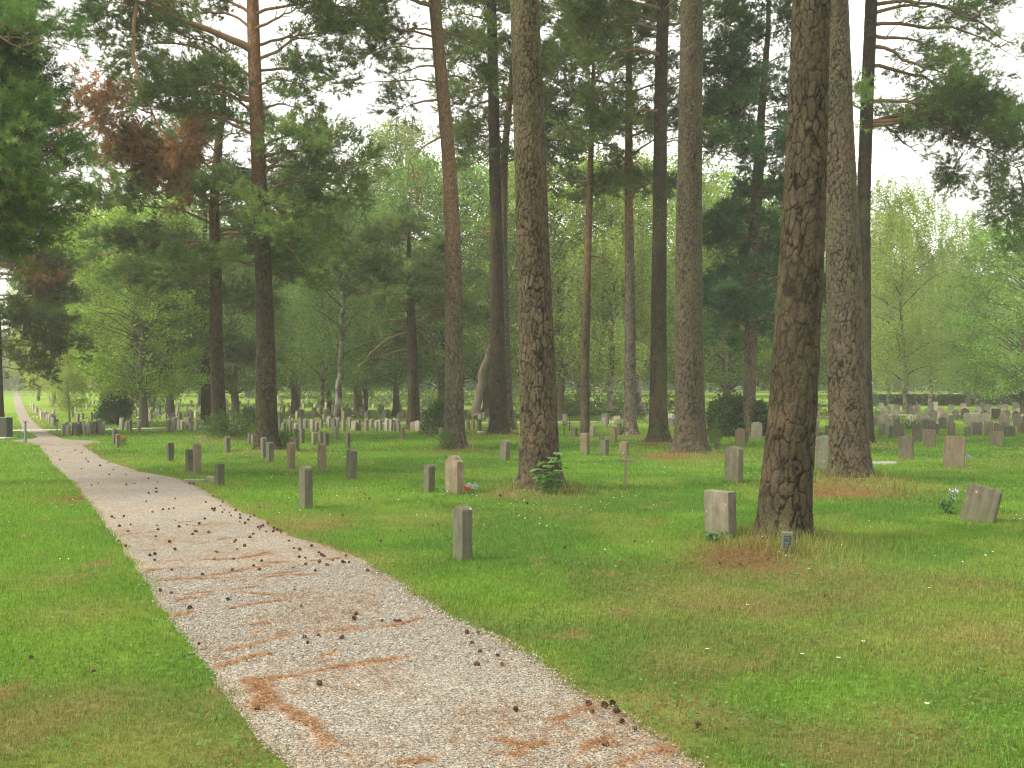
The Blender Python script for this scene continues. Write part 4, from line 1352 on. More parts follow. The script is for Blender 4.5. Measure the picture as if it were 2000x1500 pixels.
def stone_mesh(wd, ht, th, shape, bev=.006, dep=.12):
    """headstone outline in x-z, thickness along y, face towards -y"""
    w2 = wd / 2
    if shape == 'flat':
        top = [(w2, ht), (-w2, ht)]
    elif shape == 'gable':
        top = [(w2, ht * .92), (w2 * .15, ht), (-w2 * .15, ht), (-w2, ht * .92)]
    elif shape == 'round':
        k = w2
        top = [(w2 * math.cos(a), ht - k * .75 + k * .75 * math.sin(a)) for a in np.linspace(0, pi, 15)]
    elif shape == 'arc':
        top = [(w2 * math.cos(a) / math.cos(.0), ht - wd * .30 + wd * .30 * math.sin(a) ** .9) for a in np.linspace(0, pi, 13)]
    elif shape == 'shoulder':
        c = [(w2 * .62 * math.cos(a), ht - w2 * .42 + w2 * .42 * math.sin(a)) for a in np.linspace(0, pi, 11)]
        top = [(w2, ht - w2 * .62), (w2 * .9, ht - w2 * .52)] + c + [(-w2 * .9, ht - w2 * .52), (-w2, ht - w2 * .62)]
    elif shape == 'clip':
        top = [(w2, ht * .93), (w2 * .72, ht), (-w2 * .72, ht), (-w2, ht * .93)]
    else:   # rough boulder-like top
        top = [(w2, ht * .80), (w2 * .85, ht * .9), (w2 * .5, ht * .96), (w2 * .1, ht), (-w2 * .4, ht * .97), (-w2 * .8, ht * .88), (-w2, ht * .78)]
    prof = [(-w2, -dep), (w2, -dep)] + top
    bm = bmesh.new()
    a = [bm.verts.new((x, -th / 2, z)) for x, z in prof]
    b = [bm.verts.new((x, th / 2, z)) for x, z in prof]
    bm.faces.new(a)
    bm.faces.new(b[::-1])
    n = len(prof)
    for i in range(n):
        j = (i + 1) % n
        bm.faces.new((a[j], a[i], b[i], b[j]))
    bmesh.ops.recalc_face_normals(bm, faces=bm.faces)
    if bev:
        ed = [e for e in bm.edges if len(e.link_faces) == 2 and e.calc_face_angle(0) > .6]
        bmesh.ops.bevel(bm, geom=ed, offset=bev, segments=2, affect='EDGES', profile=.6)
    me = bpy.data.meshes.new('gravestone')
    bm.to_mesh(me)
    bm.free()
    me.materials.append(M_STONE)
    return me

GR_NEAR = 'gravestones near the path and pines'
STONES = []
def near_stone(x0, x1, ytop, ybase, shape, col, label, tilt=0.0, lean=0.0, rot=None, th=.10, group=None, wmax=.62):
    cxp_ = (x0 + x1) / 2
    g = gp(cxp_, ybase - 1)
    Y = g[1]
    rz = ROT if rot is None else rot
    ht = (ybase - ytop) / F * Y
    view = math.atan2(g[0], Y)
    al = -rz - view          # angle between the face's normal and the line to the eye
    wid = ((x1 - x0) / F * Y - th * abs(math.sin(al))) / max(.3, math.cos(al))
    wid = min(max(wid, .14), wmax)
    me = stone_mesh(wid, ht, th, shape)
    o = obj_of('gravestone', me)
    o.location = g.tolist()
    o.rotation_euler = (lean, tilt, rz)
    o.color = (col[0], col[1], col[2], 1)
    tag(o, label, 'gravestone', group or GR_NEAR)
    STONES.append((g[0], g[1], wid / 2 + .05))
    TALL.append((g[0], g[1], wid * .45 + .05, .06 if Y < 20 else .09))
    return o

NS = [
 (884, 923, 990, 1095, 'arc', GREY, 'slim grey headstone alone nearest the gravel path, its side edge dark', 0, 0),
 (869, 905, 891, 966, 'shoulder', RED, 'reddish-brown headstone with a rounded top, red flowers beside its foot', 0, 0),
 (828, 849, 908, 962, 'arc', GREY, 'dark grey stone just left of the reddish-brown headstone', 0, 0),
 (584, 611, 911, 994, 'arc', GREY, 'tall narrow grey stone nearest the path left of the central pines, one side black', 0, 0),
 (675, 696, 879, 937, 'arc', (0.081, 0.084, 0.061), 'dark grey stone leaning slightly right, alone on open lawn', .06, 0),
 (621, 637, 867, 922, 'round', BROWN, 'brown round-topped stone behind the tall narrow grey one', 0, 0),
 (422, 436, 907, 949, 'flat', DARK, 'short dark mossy stone beside the flat slabs at the path edge', .01, 0),
 (379, 392, 867, 928, 'round', BROWN, 'tall brown stone of the pair nearest the path, right-hand one', 0, 0),
 (364, 377, 878, 922, 'arc', DARK, 'shorter dark stone of the pair nearest the path, left-hand one', 0, 0),
 (329, 336, 866, 902, 'flat', DARK, 'very thin dark stone farthest left on the verge of the path', 0, 0),
 (438, 450, 853, 885, 'arc', GREY, 'small grey stone at the foot of the dark red-brown pine', 0, 0),
 (509, 521, 855, 897, 'arc', (0.108, 0.100, 0.074), 'grey stone directly before the red pine, taller of two', 0, 0),
 (521, 533, 864, 904, 'arc', (0.086, 0.089, 0.065), 'dark stone touching the red pine on its right, shorter of two', .02, 0),
 (562, 575, 865, 917, 'arc', BROWN, 'brown stone behind a leaning rusty rod', .02, 0),
 (565, 573, 856, 880, 'flat', BROWN, 'small brown stone peeping over the one behind the rusty rod', 0, 0),
 (575, 583, 858, 882, 'flat', (0.076, 0.068, 0.046), 'short dark-sided stone right of the rusty rod', 0, 0),
 (220, 228, 838, 869, 'arc', (0.081, 0.079, 0.061), 'dark stone of the pair beyond the bend of the path', 0, 0),
 (227, 234, 849, 875, 'round', BROWN, 'light brown stone with red flowers, beyond the bend of the path', 0, 0),
 (484, 492, 848, 867, 'flat', GREY, 'small grey stone just left of the red pine', 0, 0),
 (491, 499, 850, 869, 'flat', BROWN, 'small brownish stone partly behind the red pine', 0, 0),
 (574, 583, 838, 857, 'arc', GREY, 'small grey stone in the cluster right of the red pine, rearmost', 0, 0),
 (586, 595, 838, 867, 'flat', GREY, 'grey upright stone in the cluster right of the red pine', .03, 0),
 (609, 617, 845, 871, 'arc', PALE, 'light grey stone in the middle of the cluster right of the red pine', 0, 0),
 (623, 630, 843, 867, 'arc', GREY, 'grey stone with a black side before the birch trunks', 0, 0),
 (633, 641, 845, 872, 'arc', DARK, 'dark stone before the birch trunks, right of a black-sided one', 0, 0),
 (651, 661, 834, 860, 'flat', PALE, 'pale stone leaning to the right at the foot of the birch', .12, 0),
 (674, 684, 845, 876, 'arc', GREY, 'grey stone with a white-lichened top right of the birch foot', 0, 0),
 (782, 790, 835, 860, 'round', BROWN, 'brownish stone alone left of the stout middle pine', 0, 0),
 (837, 844, 838, 855, 'flat', GREY, 'small squat grey stone between the stout pine and the leaning orange pine', 0, 0),
 (858, 865, 837, 862, 'round', GREY, 'round-topped grey stone half hidden by the leaning orange pine', 0, 0),
 (975, 995, 860, 901, 'arc', (0.130, 0.121, 0.088), 'streaked grey stone leaning right, left of the thick central pine', .09, 0),
 (911, 918, 824, 842, 'flat', GREY, 'small grey stone right of the leaning orange pine', 0, 0),
 (921, 927, 822, 841, 'arc', BROWN, 'small brown stone second right of the leaning orange pine', 0, 0),
 (932, 941, 819, 847, 'arc', GREY, 'taller grey stone in front of the slanting birch', 0, 0),
 (949, 958, 835, 846, 'round', RED, 'tiny pinkish stone by the slim dark pine', 0, 0),
 (1133, 1152, 847, 889, 'flat', BROWN, 'brown square-topped stone at the foot of the thin reddish pine', 0, 0),
 (1170, 1189, 860, 891, 'flat', (0.091, 0.086, 0.065), 'dark square-topped stone right of the brown one', 0, 0),
 (1170, 1181, 853, 870, 'arc', BROWN, 'small brown stone peeping over the dark square-topped one', 0, 0),
 (1209, 1228, 863, 890, 'gable', BROWN, 'brown stone standing directly behind the wooden cross', 0, 0),
 (1115, 1128, 835, 853, 'round', (0.086, 0.089, 0.070), 'low rounded dark stone left of the thin reddish pine', .05, 0),
 (1151, 1163, 832, 853, 'arc', PALE, 'pale stone just right of the thin reddish pine', 0, 0),
 (1192, 1206, 834, 864, 'arc', BROWN, 'brown arched stone before a grey birch trunk', 0, 0),
 (1204, 1214, 828, 850, 'flat', GREY, 'grey stone between the birch trunk and the pale pine', 0, 0),
 (1377, 1438, 960, 1053, 'flat', (0.146, 0.131, 0.095), 'wide plain square-topped stone left of the nearest pine', 0, 0),
 (1415, 1451, 872, 942, 'gable', (0.124, 0.110, 0.079), 'grey stone with a low peaked top left of the nearest pine, middle distance', 0, 0),
 (1436, 1455, 838, 872, 'round', BROWN, 'brown rounded stone beside the pinkish pine', 0, 0),
 (1450, 1462, 842, 868, 'round', DARK, 'dark rounded stone hidden behind the brown rounded one', 0, 0),
 (1467, 1489, 825, 860, 'arc', PALE, 'pale arched stone right of the pinkish pine', 0, 0),
 (1386, 1396, 845, 868, 'arc', GREY, 'small grey stone right of the flared furrowed pine', 0, 0),
 (1593, 1622, 852, 920, 'arc', (0.113, 0.112, 0.081), 'tall grey-green arched stone between the two thickest trunks', 0, 0),
 (1584, 1594, 871, 899, 'round', GREY, 'low round stone touching the tall grey-green one', 0, 0),
 (1590, 1606, 845, 872, 'flat', (0.086, 0.089, 0.065), 'dark flat-topped stone above and behind the tall grey-green one', 0, 0),
 (1587, 1599, 833, 853, 'arc', RED, 'pinkish stone seen between the two thickest trunks', 0, 0),
 (1611, 1621, 832, 851, 'flat', RED, 'pinkish square stone touching the grey-plated trunk', 0, 0),
 (1756, 1785, 853, 899, 'clip', (0.098, 0.086, 0.061), 'dark stained stone leaning left behind long grass stalks', -.06, 0),
 (1803, 1827, 840, 875, 'flat', (0.135, 0.112, 0.076), 'brown square-topped stone right of the dark stained leaning one', .03, 0),
 (1843, 1883, 853, 915, 'clip', (0.157, 0.123, 0.084), 'large brown headstone with clipped corners on the right lawn', .02, 0),
 (1934, 1958, 844, 873, 'flat', (0.140, 0.126, 0.084), 'square brown stone with a pale top near the right edge', 0, 0),
 (1962, 1983, 832, 855, 'rough', (0.086, 0.089, 0.065), 'rough dark boulder-like stone near the right edge', 0, 0),
 (1876, 1940, 950, 1020, 'clip', (0.111, 0.098, 0.072), 'big lichen-spotted headstone tilted to the right in the right foreground', .22, -.08),
 (1716, 1731, 828, 852, 'arc', PALE, 'pale grey arched stone first to the right of the dark straight pine', 0, 0),
 (1736, 1746, 833, 857, 'arc', GREY, 'small grey stone second to the right of the dark straight pine', 0, 0),
 (1746, 1767, 828, 856, 'flat', (0.124, 0.115, 0.084), 'streaked grey stone with a thin cross shape against it', 0, 0),
 (1782, 1801, 831, 864, 'flat', GREY, 'tall grey square stone behind the dark stained leaning one', 0, 0),
 (1806, 1833, 822, 850, 'shoulder', (0.113, 0.107, 0.079), 'broad grey stone with a raised rounded middle in the right rows', 0, 0),
 (1851, 1866, 825, 852, 'round', RED, 'pinkish round-topped stone behind the large brown one', 0, 0),
 (1883, 1899, 835, 853, 'flat', PALE, 'low pale square stone right of the pinkish round-topped one', 0, 0),
 (1899, 1918, 826, 851, 'clip', (0.152, 0.131, 0.093), 'streaked brown stone right of the low pale square one', 0, 0),
 (1923, 1940, 824, 853, 'flat', (0.184, 0.173, 0.125), 'tall pale stone with a flat ledge on top', 0, 0),
 (1940, 1955, 827, 846, 'round', RED, 'pink rounded stone behind the square brown one', 0, 0),
 (1956, 1972, 825, 846, 'flat', (0.189, 0.178, 0.125), 'pale flat stone behind the rough dark boulder', 0, 0),
 (1989, 2003, 827, 847, 'clip', BROWN, 'brown stone cut by the right edge of the view', 0, 0),
]

def build_near_stones():
    for k, s in enumerate(NS):
        right = s[0] > 1450
        near_stone(*s[:7], tilt=s[7], lean=s[8] + .02 * math.sin(k * 3.1), rot=(ROT + radians(4) * math.sin(k * 1.7)) if not right else radians(-36) + radians(4) * math.sin(k * 1.7),
                   th=.12 if s[3] > 900 else .10, wmax=.62)

FAR_PROTO = []
def build_far_stones():
    r = rs(515)
    for sh, wd in (('flat', .30), ('arc', .30), ('round', .28), ('gable', .32), ('flat', .24), ('arc', .36), ('clip', .38), ('shoulder', .34)):
        me = stone_mesh(wd, .55, .11, sh, bev=.008)
        FAR_PROTO.append(me)
    spots = []   # x, y, zone
    def ok(x, y, d=.32):
        for (sx, sy, sr) in STONES:
            if abs(sx - x) < d + sr and abs(sy - y) < .5 + sr:
                return False
        for q in PINES:
            if math.hypot(x - xat(q['pts'][0][1], q['Y']), y - q['Y']) < .8:
                return False
        return float(path_inside(np.array([x]), np.array([y]))[0]) < -.3
    def add(px, py, zone, row=''):
        g = gp(px, py)
        if ok(g[0], g[1]):
            spots.append((g[0], g[1], g[2], zone, row or zone))
    # row just before the cross path (traced)
    for px in (118, 123, 131, 134, 146, 150, 157, 164, 169, 177, 183, 190, 195, 200):
        add(px, 849 + r.uniform(-2, 2), 'a', 'a0')
    for px in (233, 238, 243, 248, 255, 259, 272, 329, 334, 340, 350, 356, 368, 373, 384, 395, 452, 460, 470, 478):
        add(px, 842 + r.uniform(-3, 2), 'a', 'a1')
    for px in list(np.arange(545, 1010, 10.5)):
        add(px + r.uniform(-2.5, 2.5), 843 - (px - 540) * .008 + r.choice([-6, -2, 0, 1, 2]), 'b')
    # beside the far path
    for (px, py) in ((88, 820), (91, 822), (93, 825), (97, 827), (100, 829), (104, 832), (107, 833), (79, 813), (81, 815), (70, 806), (72, 807), (64, 799), (65, 800), (61, 797)):
        add(px, py, 'c')
    # the wide field across the cross path
    ys = [(47.5, .95), (50, 1.0), (52.8, 1.0), (56, 1.0), (59.5, 1.05), (63.5, 1.1), (68, 1.15), (73, 1.2), (79, 1.3), (86, 1.4), (94, 1.5), (103, 1.7)]
    for yy, dx in ys:
        x0, x1 = xat(112 if yy < 60 else 120, yy), xat(1000, yy)
        x = x0
        while x < x1:
            px = CX + x / yy * F
            dens = .45 if px < 290 else (.92 if px < 860 else .7)
            if r.rand() < dens and yy > float(cross_y(x)) + 1.4:
                jx, jy = x + r.uniform(-.3, .3), yy + .05 * (x + 12) + r.uniform(-.8, .8)
                if ok(jx, jy):
                    spots.append((jx, jy, float(h_ground(jx, jy)), 'd', 'd%d' % ys.index((yy, dx))))
            x += dx * r.uniform(.8, 1.2)
    # behind the central pines
    for q in range(46):
        add(r.uniform(1065, 1600), r.choice([826, 829, 833, 838, 816, 812]) + r.uniform(-2, 2), 'e')
    # crowded rows on the right
    fr = ((41, .62), (44, .6), (47, .6), (50.5, .65), (54, .7), (58, .8), (66, .9))
    for yy, dx in fr:
        x = xat(1698, yy)
        while x < xat(2080, yy):
            if r.rand() < .78:
                jx, jy = x + r.uniform(-.12, .12), yy + r.uniform(-.7, .7)
                if abs(jy - float(cross_y(jx))) > 2.1 and ok(jx, jy, .22):
                    spots.append((jx, jy, float(h_ground(jx, jy)), 'f', 'f%d' % fr.index((yy, dx))))
            x += dx * r.uniform(.8, 1.3)
    grw = (73, 75.5, 100, 106, 112, 120)
    for yy in grw:
        x = xat(1640, yy)
        while x < xat(2080, yy):
            if r.rand() < .8:
                jx, jy = x + r.uniform(-.2, .2), yy + r.uniform(-.7, .7)
                spots.append((jx, jy, float(h_ground(jx, jy)), 'g', 'g%d' % grw.index(yy)))
            x += r.uniform(.8, 1.5)
    spots.sort(key=lambda s: s[1])
    LAB = dict(a=('narrow stone in the short rows before the thin cross path on the left', 'short rows left of the pines'),
               b=('small upright stone in the long row before the thin cross path', 'long row before the cross path'),
               c=('small stone in the line beside the far gravel path', 'line beside the far path'),
               d=('tiny distant stone on the bright lawn beyond the cross path', 'rows on the bright far lawn'),
               e=('small distant stone seen between the right-hand pine trunks', 'stones behind the right-hand pines'),
               f=('small weathered stone in the crowded rows on the right lawn', 'crowded rows on the right'),
               g=('tiny dark distant stone near the clipped hedge at the right', 'rows by the hedge'))
    tones = [(.15, .146, .11), (.175, .168, .13), (.18, .158, .115), (.235, .225, .175), (.20, .19, .145), (.105, .104, .08), (.27, .255, .2), (.205, .172, .135)]
    tnames = ['grey', 'grey', 'brown', 'pale', 'greyish', 'dark', 'whitish', 'pinkish']
    snames = ['square', 'arched', 'round', 'peaked', 'slim', 'broad', 'clipped', 'shouldered']
    n_ind = 300 - len(NS) - 4
    rest = Acc()
    ORD = ['first', 'second', 'third', 'fourth', 'fifth', 'sixth', 'seventh', 'eighth', 'ninth', 'tenth', 'eleventh', 'twelfth', 'thirteenth', 'fourteenth', 'fifteenth',
           'sixteenth', 'seventeenth', 'eighteenth', 'nineteenth', 'twentieth'] + ['twenty-' + q for q in ('first', 'second', 'third', 'fourth', 'fifth', 'sixth', 'seventh', 'eighth', 'ninth')] + ['thirtieth'] + ['thirty-' + q for q in ('first', 'second', 'third', 'fourth', 'fifth', 'sixth', 'seventh', 'eighth', 'ninth')] + ['fortieth'] + ['forty-' + q for q in ('first', 'second', 'third', 'fourth', 'fifth', 'sixth', 'seventh', 'eighth', 'ninth')] + ['fiftieth']
    def row_name(rw):
        z_ = rw[0]
        if z_ == 'a':
            return 'the ' + ('nearer' if rw[1] == '0' else 'farther') + ' short row before the left crossing'
        if z_ == 'b':
            return 'the long row before the cross path'
        if z_ == 'c':
            return 'the line beside the far path'
        if z_ == 'd':
            return 'lawn row ' + ORD[int(rw[1:])] + ' beyond the cross path'
        if z_ == 'e':
            return 'the scatter behind right-hand pines'
        if z_ == 'f':
            return 'the ' + ORD[int(rw[1:])] + ' crowded row on the right'
        return 'the ' + ORD[int(rw[1:])] + ' row by the hedge'
    rank = {}
    for rw in set(s[4] for s in spots[:n_ind]):
        mem = sorted([i for i in range(min(n_ind, len(spots))) if spots[i][4] == rw], key=lambda i: spots[i][0] / spots[i][1])
        for q, i in enumerate(mem):
            rank[i] = q
    for k, (x, y, z, zone, rw) in enumerate(spots):
        kk = r.randint(len(FAR_PROTO))
        ti = r.randint(len(tones) - (0 if zone in 'fe' else 1))
        c = tones[ti]
        hs = r.uniform(.75, 1.2) * (.95 if zone in 'fg' else .80)
        rz = (ROT if zone not in 'fg' else radians(-34)) + r.normal() * .08
        tl = r.normal() * .025
        if k < n_ind:
            o = obj_of('gravestone', FAR_PROTO[kk])
            o.location = (x, y, z)
            o.rotation_euler = (r.normal() * .02, tl, rz)
            o.scale = (r.uniform(.85, 1.15) * (1.08 if zone == 'f' else (1 if zone == 'e' else .72)), 1 if zone in 'ef' else .85, hs)
            o.color = (c[0], c[1], c[2], 1)
            tag(o, '%s %s stone, %s from the left in %s' % (tnames[ti], snames[kk], ORD[min(rank[k], len(ORD) - 1)], row_name(rw)), 'gravestone', LAB[zone][1])
        else:
            w2, t2, h2 = .16 * (1.2 if zone == 'g' else 1), .055, .55 * hs
            B = np.array([(-w2, -t2, -.1), (w2, -t2, -.1), (w2, t2, -.1), (-w2, t2, -.1), (-w2, -t2, h2 * .9), (w2, -t2, h2 * .9), (w2, t2, h2 * .9), (-w2, t2, h2 * .9), (-w2 * .6, -t2, h2), (w2 * .6, -t2, h2), (w2 * .6, t2, h2), (-w2 * .6, t2, h2)])
            Fq = np.array([(0, 1, 5, 4), (1, 2, 6, 5), (2, 3, 7, 6), (3, 0, 4, 7), (4, 5, 9, 8), (6, 7, 11, 10), (5, 6, 10, 9), (7, 4, 8, 11), (8, 9, 10, 11)])
            ca, sa = math.cos(rz), math.sin(rz)
            V = np.stack([B[:, 0] * ca - B[:, 1] * sa + x, B[:, 0] * sa + B[:, 1] * ca + y, B[:, 2] + z], -1)
            rest.add(V, Fq, np.array(c) * 1.3)
    o = rest.build('distant_gravestones', M_PLAIN)
    if o:
        tag(o, 'hundreds of tiny headstones dotted over the farthest lawns', 'gravestones', None, 'stuff')
    # flowers planted between the far stones
    acc = Acc()
    n = 900
    x, y = [], []
    for q in range(n):
        s = spots[r.randint(len(spots))]
        x.append(s[0] + r.uniform(-.5, .5)); y.append(s[1] + r.uniform(-.4, .3))
    x, y = np.array(x), np.array(y)
    keep = y > 46
    x, y = x[keep], y[keep]
    n = len(x)
    cols = np.array([(.55, .10, .06), (.7, .7, .65), (.7, .7, .65), (.65, .28, .35), (.10, .2, .04), (.10, .2, .04), (.6, .45, .08)])[r.randint(0, 7, n)]
    for u in range(5):
        P = np.stack([x + r.normal(0, .06, n), y + r.normal(0, .06, n), h_ground(x, y) + r.uniform(.05, .22, n)], -1)
        V, Fx = leaf_disc(P, r.normal(size=(n, 3)), .05, r, 5)
        acc.add(V, Fx, np.repeat(cols, 5, 0))
    tag(acc.build('grave_flowers', M_GRASS), 'red, pink and white flowers planted between the far stones', 'flowers', None, 'stuff')
    return len(spots)

# ------------------------------------------------------------------ other objects
def box_piece(acc, c, s, col, rz=0.0, tilt=0.0, ch=.0):
    B = np.array([(x, y, z) for z in (-1, 1) for (x, y) in ((-1, -1), (1, -1), (1, 1), (-1, 1))], float) * np.array(s) / 2
    Fq = np.array([(0, 3, 2, 1), (4, 5, 6, 7), (0, 1, 5, 4), (1, 2, 6, 5), (2, 3, 7, 6), (3, 0, 4, 7)])
    ct, st = math.cos(tilt), math.sin(tilt)
    B = np.stack([B[:, 0] * ct + B[:, 2] * st, B[:, 1], -B[:, 0] * st + B[:, 2] * ct], -1)
    ca, sa = math.cos(rz), math.sin(rz)
    V = np.stack([B[:, 0] * ca - B[:, 1] * sa, B[:, 0] * sa + B[:, 1] * ca, B[:, 2]], -1) + np.array(c)
    acc.add(V, Fq, np.array(col))

def bevel(o, wdt=.004, seg=2):
    m = o.modifiers.new('bevel', 'BEVEL')
    m.width = wdt
    m.segments = seg
    m.limit_method = 'ANGLE'
    return o

def part(name, root, col, fn, bw=.004, mat=None):
    a = Acc()
    fn(a)
    o = a.build(name, mat or M_PLAIN, root)
    if bw:
        bevel(o, bw)
    return o

def cross(px, ytop, ybase, arm_px, arm_y, label, col, tilt=0.0, th=.045, rot=0.0):
    g = gp(px, ybase)
    Y = g[1]
    root = empty('cross', g.tolist(), label, 'cross', None, rot)
    root.rotation_euler = (0, tilt, rot)
    ht = (ybase - ytop) / F * Y
    aw = arm_px / F * Y / math.cos(rot)
    az = (ybase - arm_y) / F * Y
    part('upright', root, col, lambda a: box_piece(a, (0, 0, ht / 2 - .1), (th, th * .7, ht + .2), col))
    part('crossbar', root, col, lambda a: box_piece(a, (0, -th * .36, az), (aw, th * .7, th), np.array(col) * .95))
    TALL.append((g[0], g[1], .12, .08))

def rod(px0, ytop, px1, ybase, label, col, w=.02, name='metal_stake'):
    g = gp(px1, ybase)
    Y = g[1]
    ht = (ybase - ytop) / F * Y
    dx = (px0 - px1) / F * Y
    V, Fq = tube(np.array([(0, 0, -.15), (0, 0, 0), (dx * .5 + .005, .01, ht * .5), (dx, 0, ht)]), [w / 2, w / 2, w / 2, w / 2.2], 8)
    a = Acc()
    a.add(V, Fq, np.array(col))
    cap, cf = tube(np.array([(dx, 0, ht - .001), (dx, 0, ht + .012), (dx, 0, ht + .02)]), [w * .8, w * .8, .001], 8)
    a.add(cap, cf, np.array(col) * .8)
    o = a.build(name, M_PLAIN)
    o.location = g.tolist()
    tag(o, label, 'stake', None)
    TALL.append((g[0], g[1], .15, .10))

def sign(px, ytop, ybase, wpx, hpx, label, group=None, post=.035, lines=True):
    g = gp(px, ybase)
    Y = g[1]
    root = empty('sign', g.tolist(), label, 'sign', group, radians(-8))
    ht = (ybase - ytop) / F * Y
    wd, hh = wpx / F * Y, hpx / F * Y
    def f(a):
        V, Fq = tube(np.array([(0, 0, -.15), (0, 0, ht * .5), (0, 0, ht - hh * .4)]), [post / 2] * 3, 8)
        a.add(V, Fq, np.array([.03, .045, .035]))
    part('post', root, None, f, 0)
    part('board', root, None, lambda a: box_piece(a, (0, -.03, ht - hh / 2), (wd, .02, hh), (.022, .05, .035)), .004)
    def t(a):
        for q, (u, w_) in enumerate(((.28, .55), (.02, .7), (-.24, .4))):
            box_piece(a, (0, -.0425, ht - hh / 2 + u * hh), (wd * w_, .003, hh * .07), (.30, .33, .28))
    part('lettering', root, None, t, 0)

def build_objects():
    cross(1221, 880, 952, 32, 899.5, 'weathered wooden cross alone on the lawn before a brown stone', (.20, .17, .10), tilt=.03, th=.038, rot=radians(-22))
    cross(1102, 824, 850, 8, 829, 'thin dark iron cross, front one of two, beside the central pine', (.05, .05, .04), th=.03)
    cross(1112.5, 820, 841, 7, 827, 'thin dark iron cross, rear one of two, beside the central pine', (.05, .05, .04), th=.03)
    cross(1754, 826, 860, 12, 843, 'thin leaning brown cross before a streaked grey stone', (.14, .10, .07), tilt=-.06, th=.03)
    rod(561.5, 872, 566, 942, 'leaning rusty rod in front of a brown stone', (.17, .10, .055), .018)
    rod(923, 815, 923.5, 893, 'thin upright rusty rod left of the slim dark pine', (.24, .13, .06), .016)
    rod(1014, 831, 1015, 854, 'short yellow stake beside the thick central pine', (.45, .33, .06), .03)
    # flat slabs by the path
    for (x0, x1, py, lab, hgt) in ((360, 402, 942, 'longer flat mossy slab lying in the grass by the path', .05), (403, 419, 941, 'short tilted slab end beside the longer flat slab', .09)):
        g = gp((x0 + x1) / 2, py)
        wd = (x1 - x0) / F * g[1]
        a = Acc()
        box_piece(a, (0, 0, 0.0), (wd, .16, hgt * 2), (1, 1, 1), rz=.06, tilt=.0 if x0 == 360 else .14)
        o = a.build('stone_slab', M_STONE)
        bevel(o, .006)
        o.location = (g[0], g[1], g[2] + .0)
        o.color = (.27, .25, .18, 1)
        tag(o, lab, 'slab', 'slabs by the path edge')
    for (px, py, lab) in ((938, 846, 'small white plaque lying in grass left of the slim dark pine'), (1725, 907, 'low pale kerb strip flush in the grass right of the dark straight pine')):
        g = gp(px, py)
        a = Acc()
        if px < 1000:
            box_piece(a, (0, 0, .03), (.22, .12, .08), (.62, .62, .58), tilt=.15)
        else:
            box_piece(a, (0, 0, .02), (.55, .08, .07), (.40, .42, .38))
        o = bevel(a.build('plaque', M_PLAIN), .006)
        o.location = g.tolist()
        tag(o, lab, 'plaque')
    # little marker at the foot of the largest pine
    g = gp(1538, 1080)
    root = empty('grave_marker', g.tolist(), 'tiny dark marker with a plate, at the foot of the nearest pine', 'marker', None, radians(-10))
    Y = g[1]
    ht = 39 / F * Y
    part('post', root, None, lambda a: box_piece(a, (0, 0, ht / 2 - .06), (22 / F * Y, .07, ht + .12), (.10, .11, .075)), .006)
    part('plate', root, None, lambda a: box_piece(a, (-.004, -.038, ht * .44), (13 / F * Y, .006, ht * .80), (.030, .042, .045)), .002)
    def t(a):
        for q, (dx, wd_, z) in enumerate(((-.020, .016, .74), (.0, .012, .75), (.017, .012, .73), (-.016, .010, .66), (.006, .018, .67), (-.004, .05, .52), (-.006, .036, .44), (-.002, .044, .36))):
            box_piece(a, (dx - .004, -.0425, ht * z), (wd_, .003, .005), (.15, .18, .18))
    part('lettering', root, None, t, 0)
    TALL.append((g[0], g[1] + .1, .25, .08))
    # tall dark memorial on a base at the left
    g = gp(11, 856)
    Y = g[1]
    root = empty('memorial_stone', g.tolist(), 'dark block-like memorial on a pale slab at the left edge', 'gravestone', None, radians(-14))
    part('block', root, None, lambda a: box_piece(a, (0, 0, .33), (19 / F * Y, .28, 34 / F * Y + .12), (.045, .050, .035)), .01)
    part('top', root, None, lambda a: box_piece(a, (-.02, 0, 34 / F * Y + .09), (17 / F * Y, .22, .06), (.20, .21, .18)), .015)
    part('base', root, None, lambda a: box_piece(a, (0, -.1, .0), (.62, .55, .08), (.42, .42, .36)), .01)
    # tap post
    g = gp(49.5, 865)
    Y = g[1]
    root = empty('bollard', g.tolist(), 'slim grey metal post with a flat round cap beside the path crossing', 'post')
    ht = 42 / F * Y
    def f(a):
        V, Fq = tube(np.array([(0, 0, -.15), (0, 0, 0), (0, 0, ht * .6), (0, 0, ht - .03)]), [.045, .045, .035, .026], 12)
        a.add(V, Fq, np.array([.17, .19, .21]))
    part('post', root, None, f, 0)
    def f(a):
        V, Fq = tube(np.array([(0, 0, ht - .03), (0, 0, ht - .012), (0, 0, ht), (0, 0, ht + .012)]), [.03, .085, .085, .001], 14)
        a.add(V, Fq, np.array([.15, .17, .19]))
    part('cap', root, None, f, 0)
    sign(189, 808, 849, 11.5, 9, 'largest dark green notice board on a post among the short stones', 'green sign boards by the crossing')
    sign(111.5, 818, 843, 7, 6, 'smaller green notice board, nearest the white path', 'green sign boards by the crossing')
    sign(103.5, 808, 835, 7, 6, 'green notice board farther behind, up the left lawn', 'green sign boards by the crossing')
    sign(1906, 803, 828, 6, 5, 'black board on a thin post among the crowded right rows')
    # white monuments far away
    for (px, y0, y1, wd, lab) in ((821, 800, 812, .25, 'white stone standing out right of the stout middle pine'), (1167, 790, 802, .5, 'white pillar far off between the thin reddish and pale pines')):
        g = gp(px, y1)
        me = stone_mesh(wd, (y1 - y0) / F * g[1], .12, 'arc')
        o = obj_of('gravestone', me)
        o.location = g.tolist()
        o.color = (.75, .78, .8, 1)
        tag(o, lab, 'gravestone', GR_NEAR)
    g = gp(1250, 812)
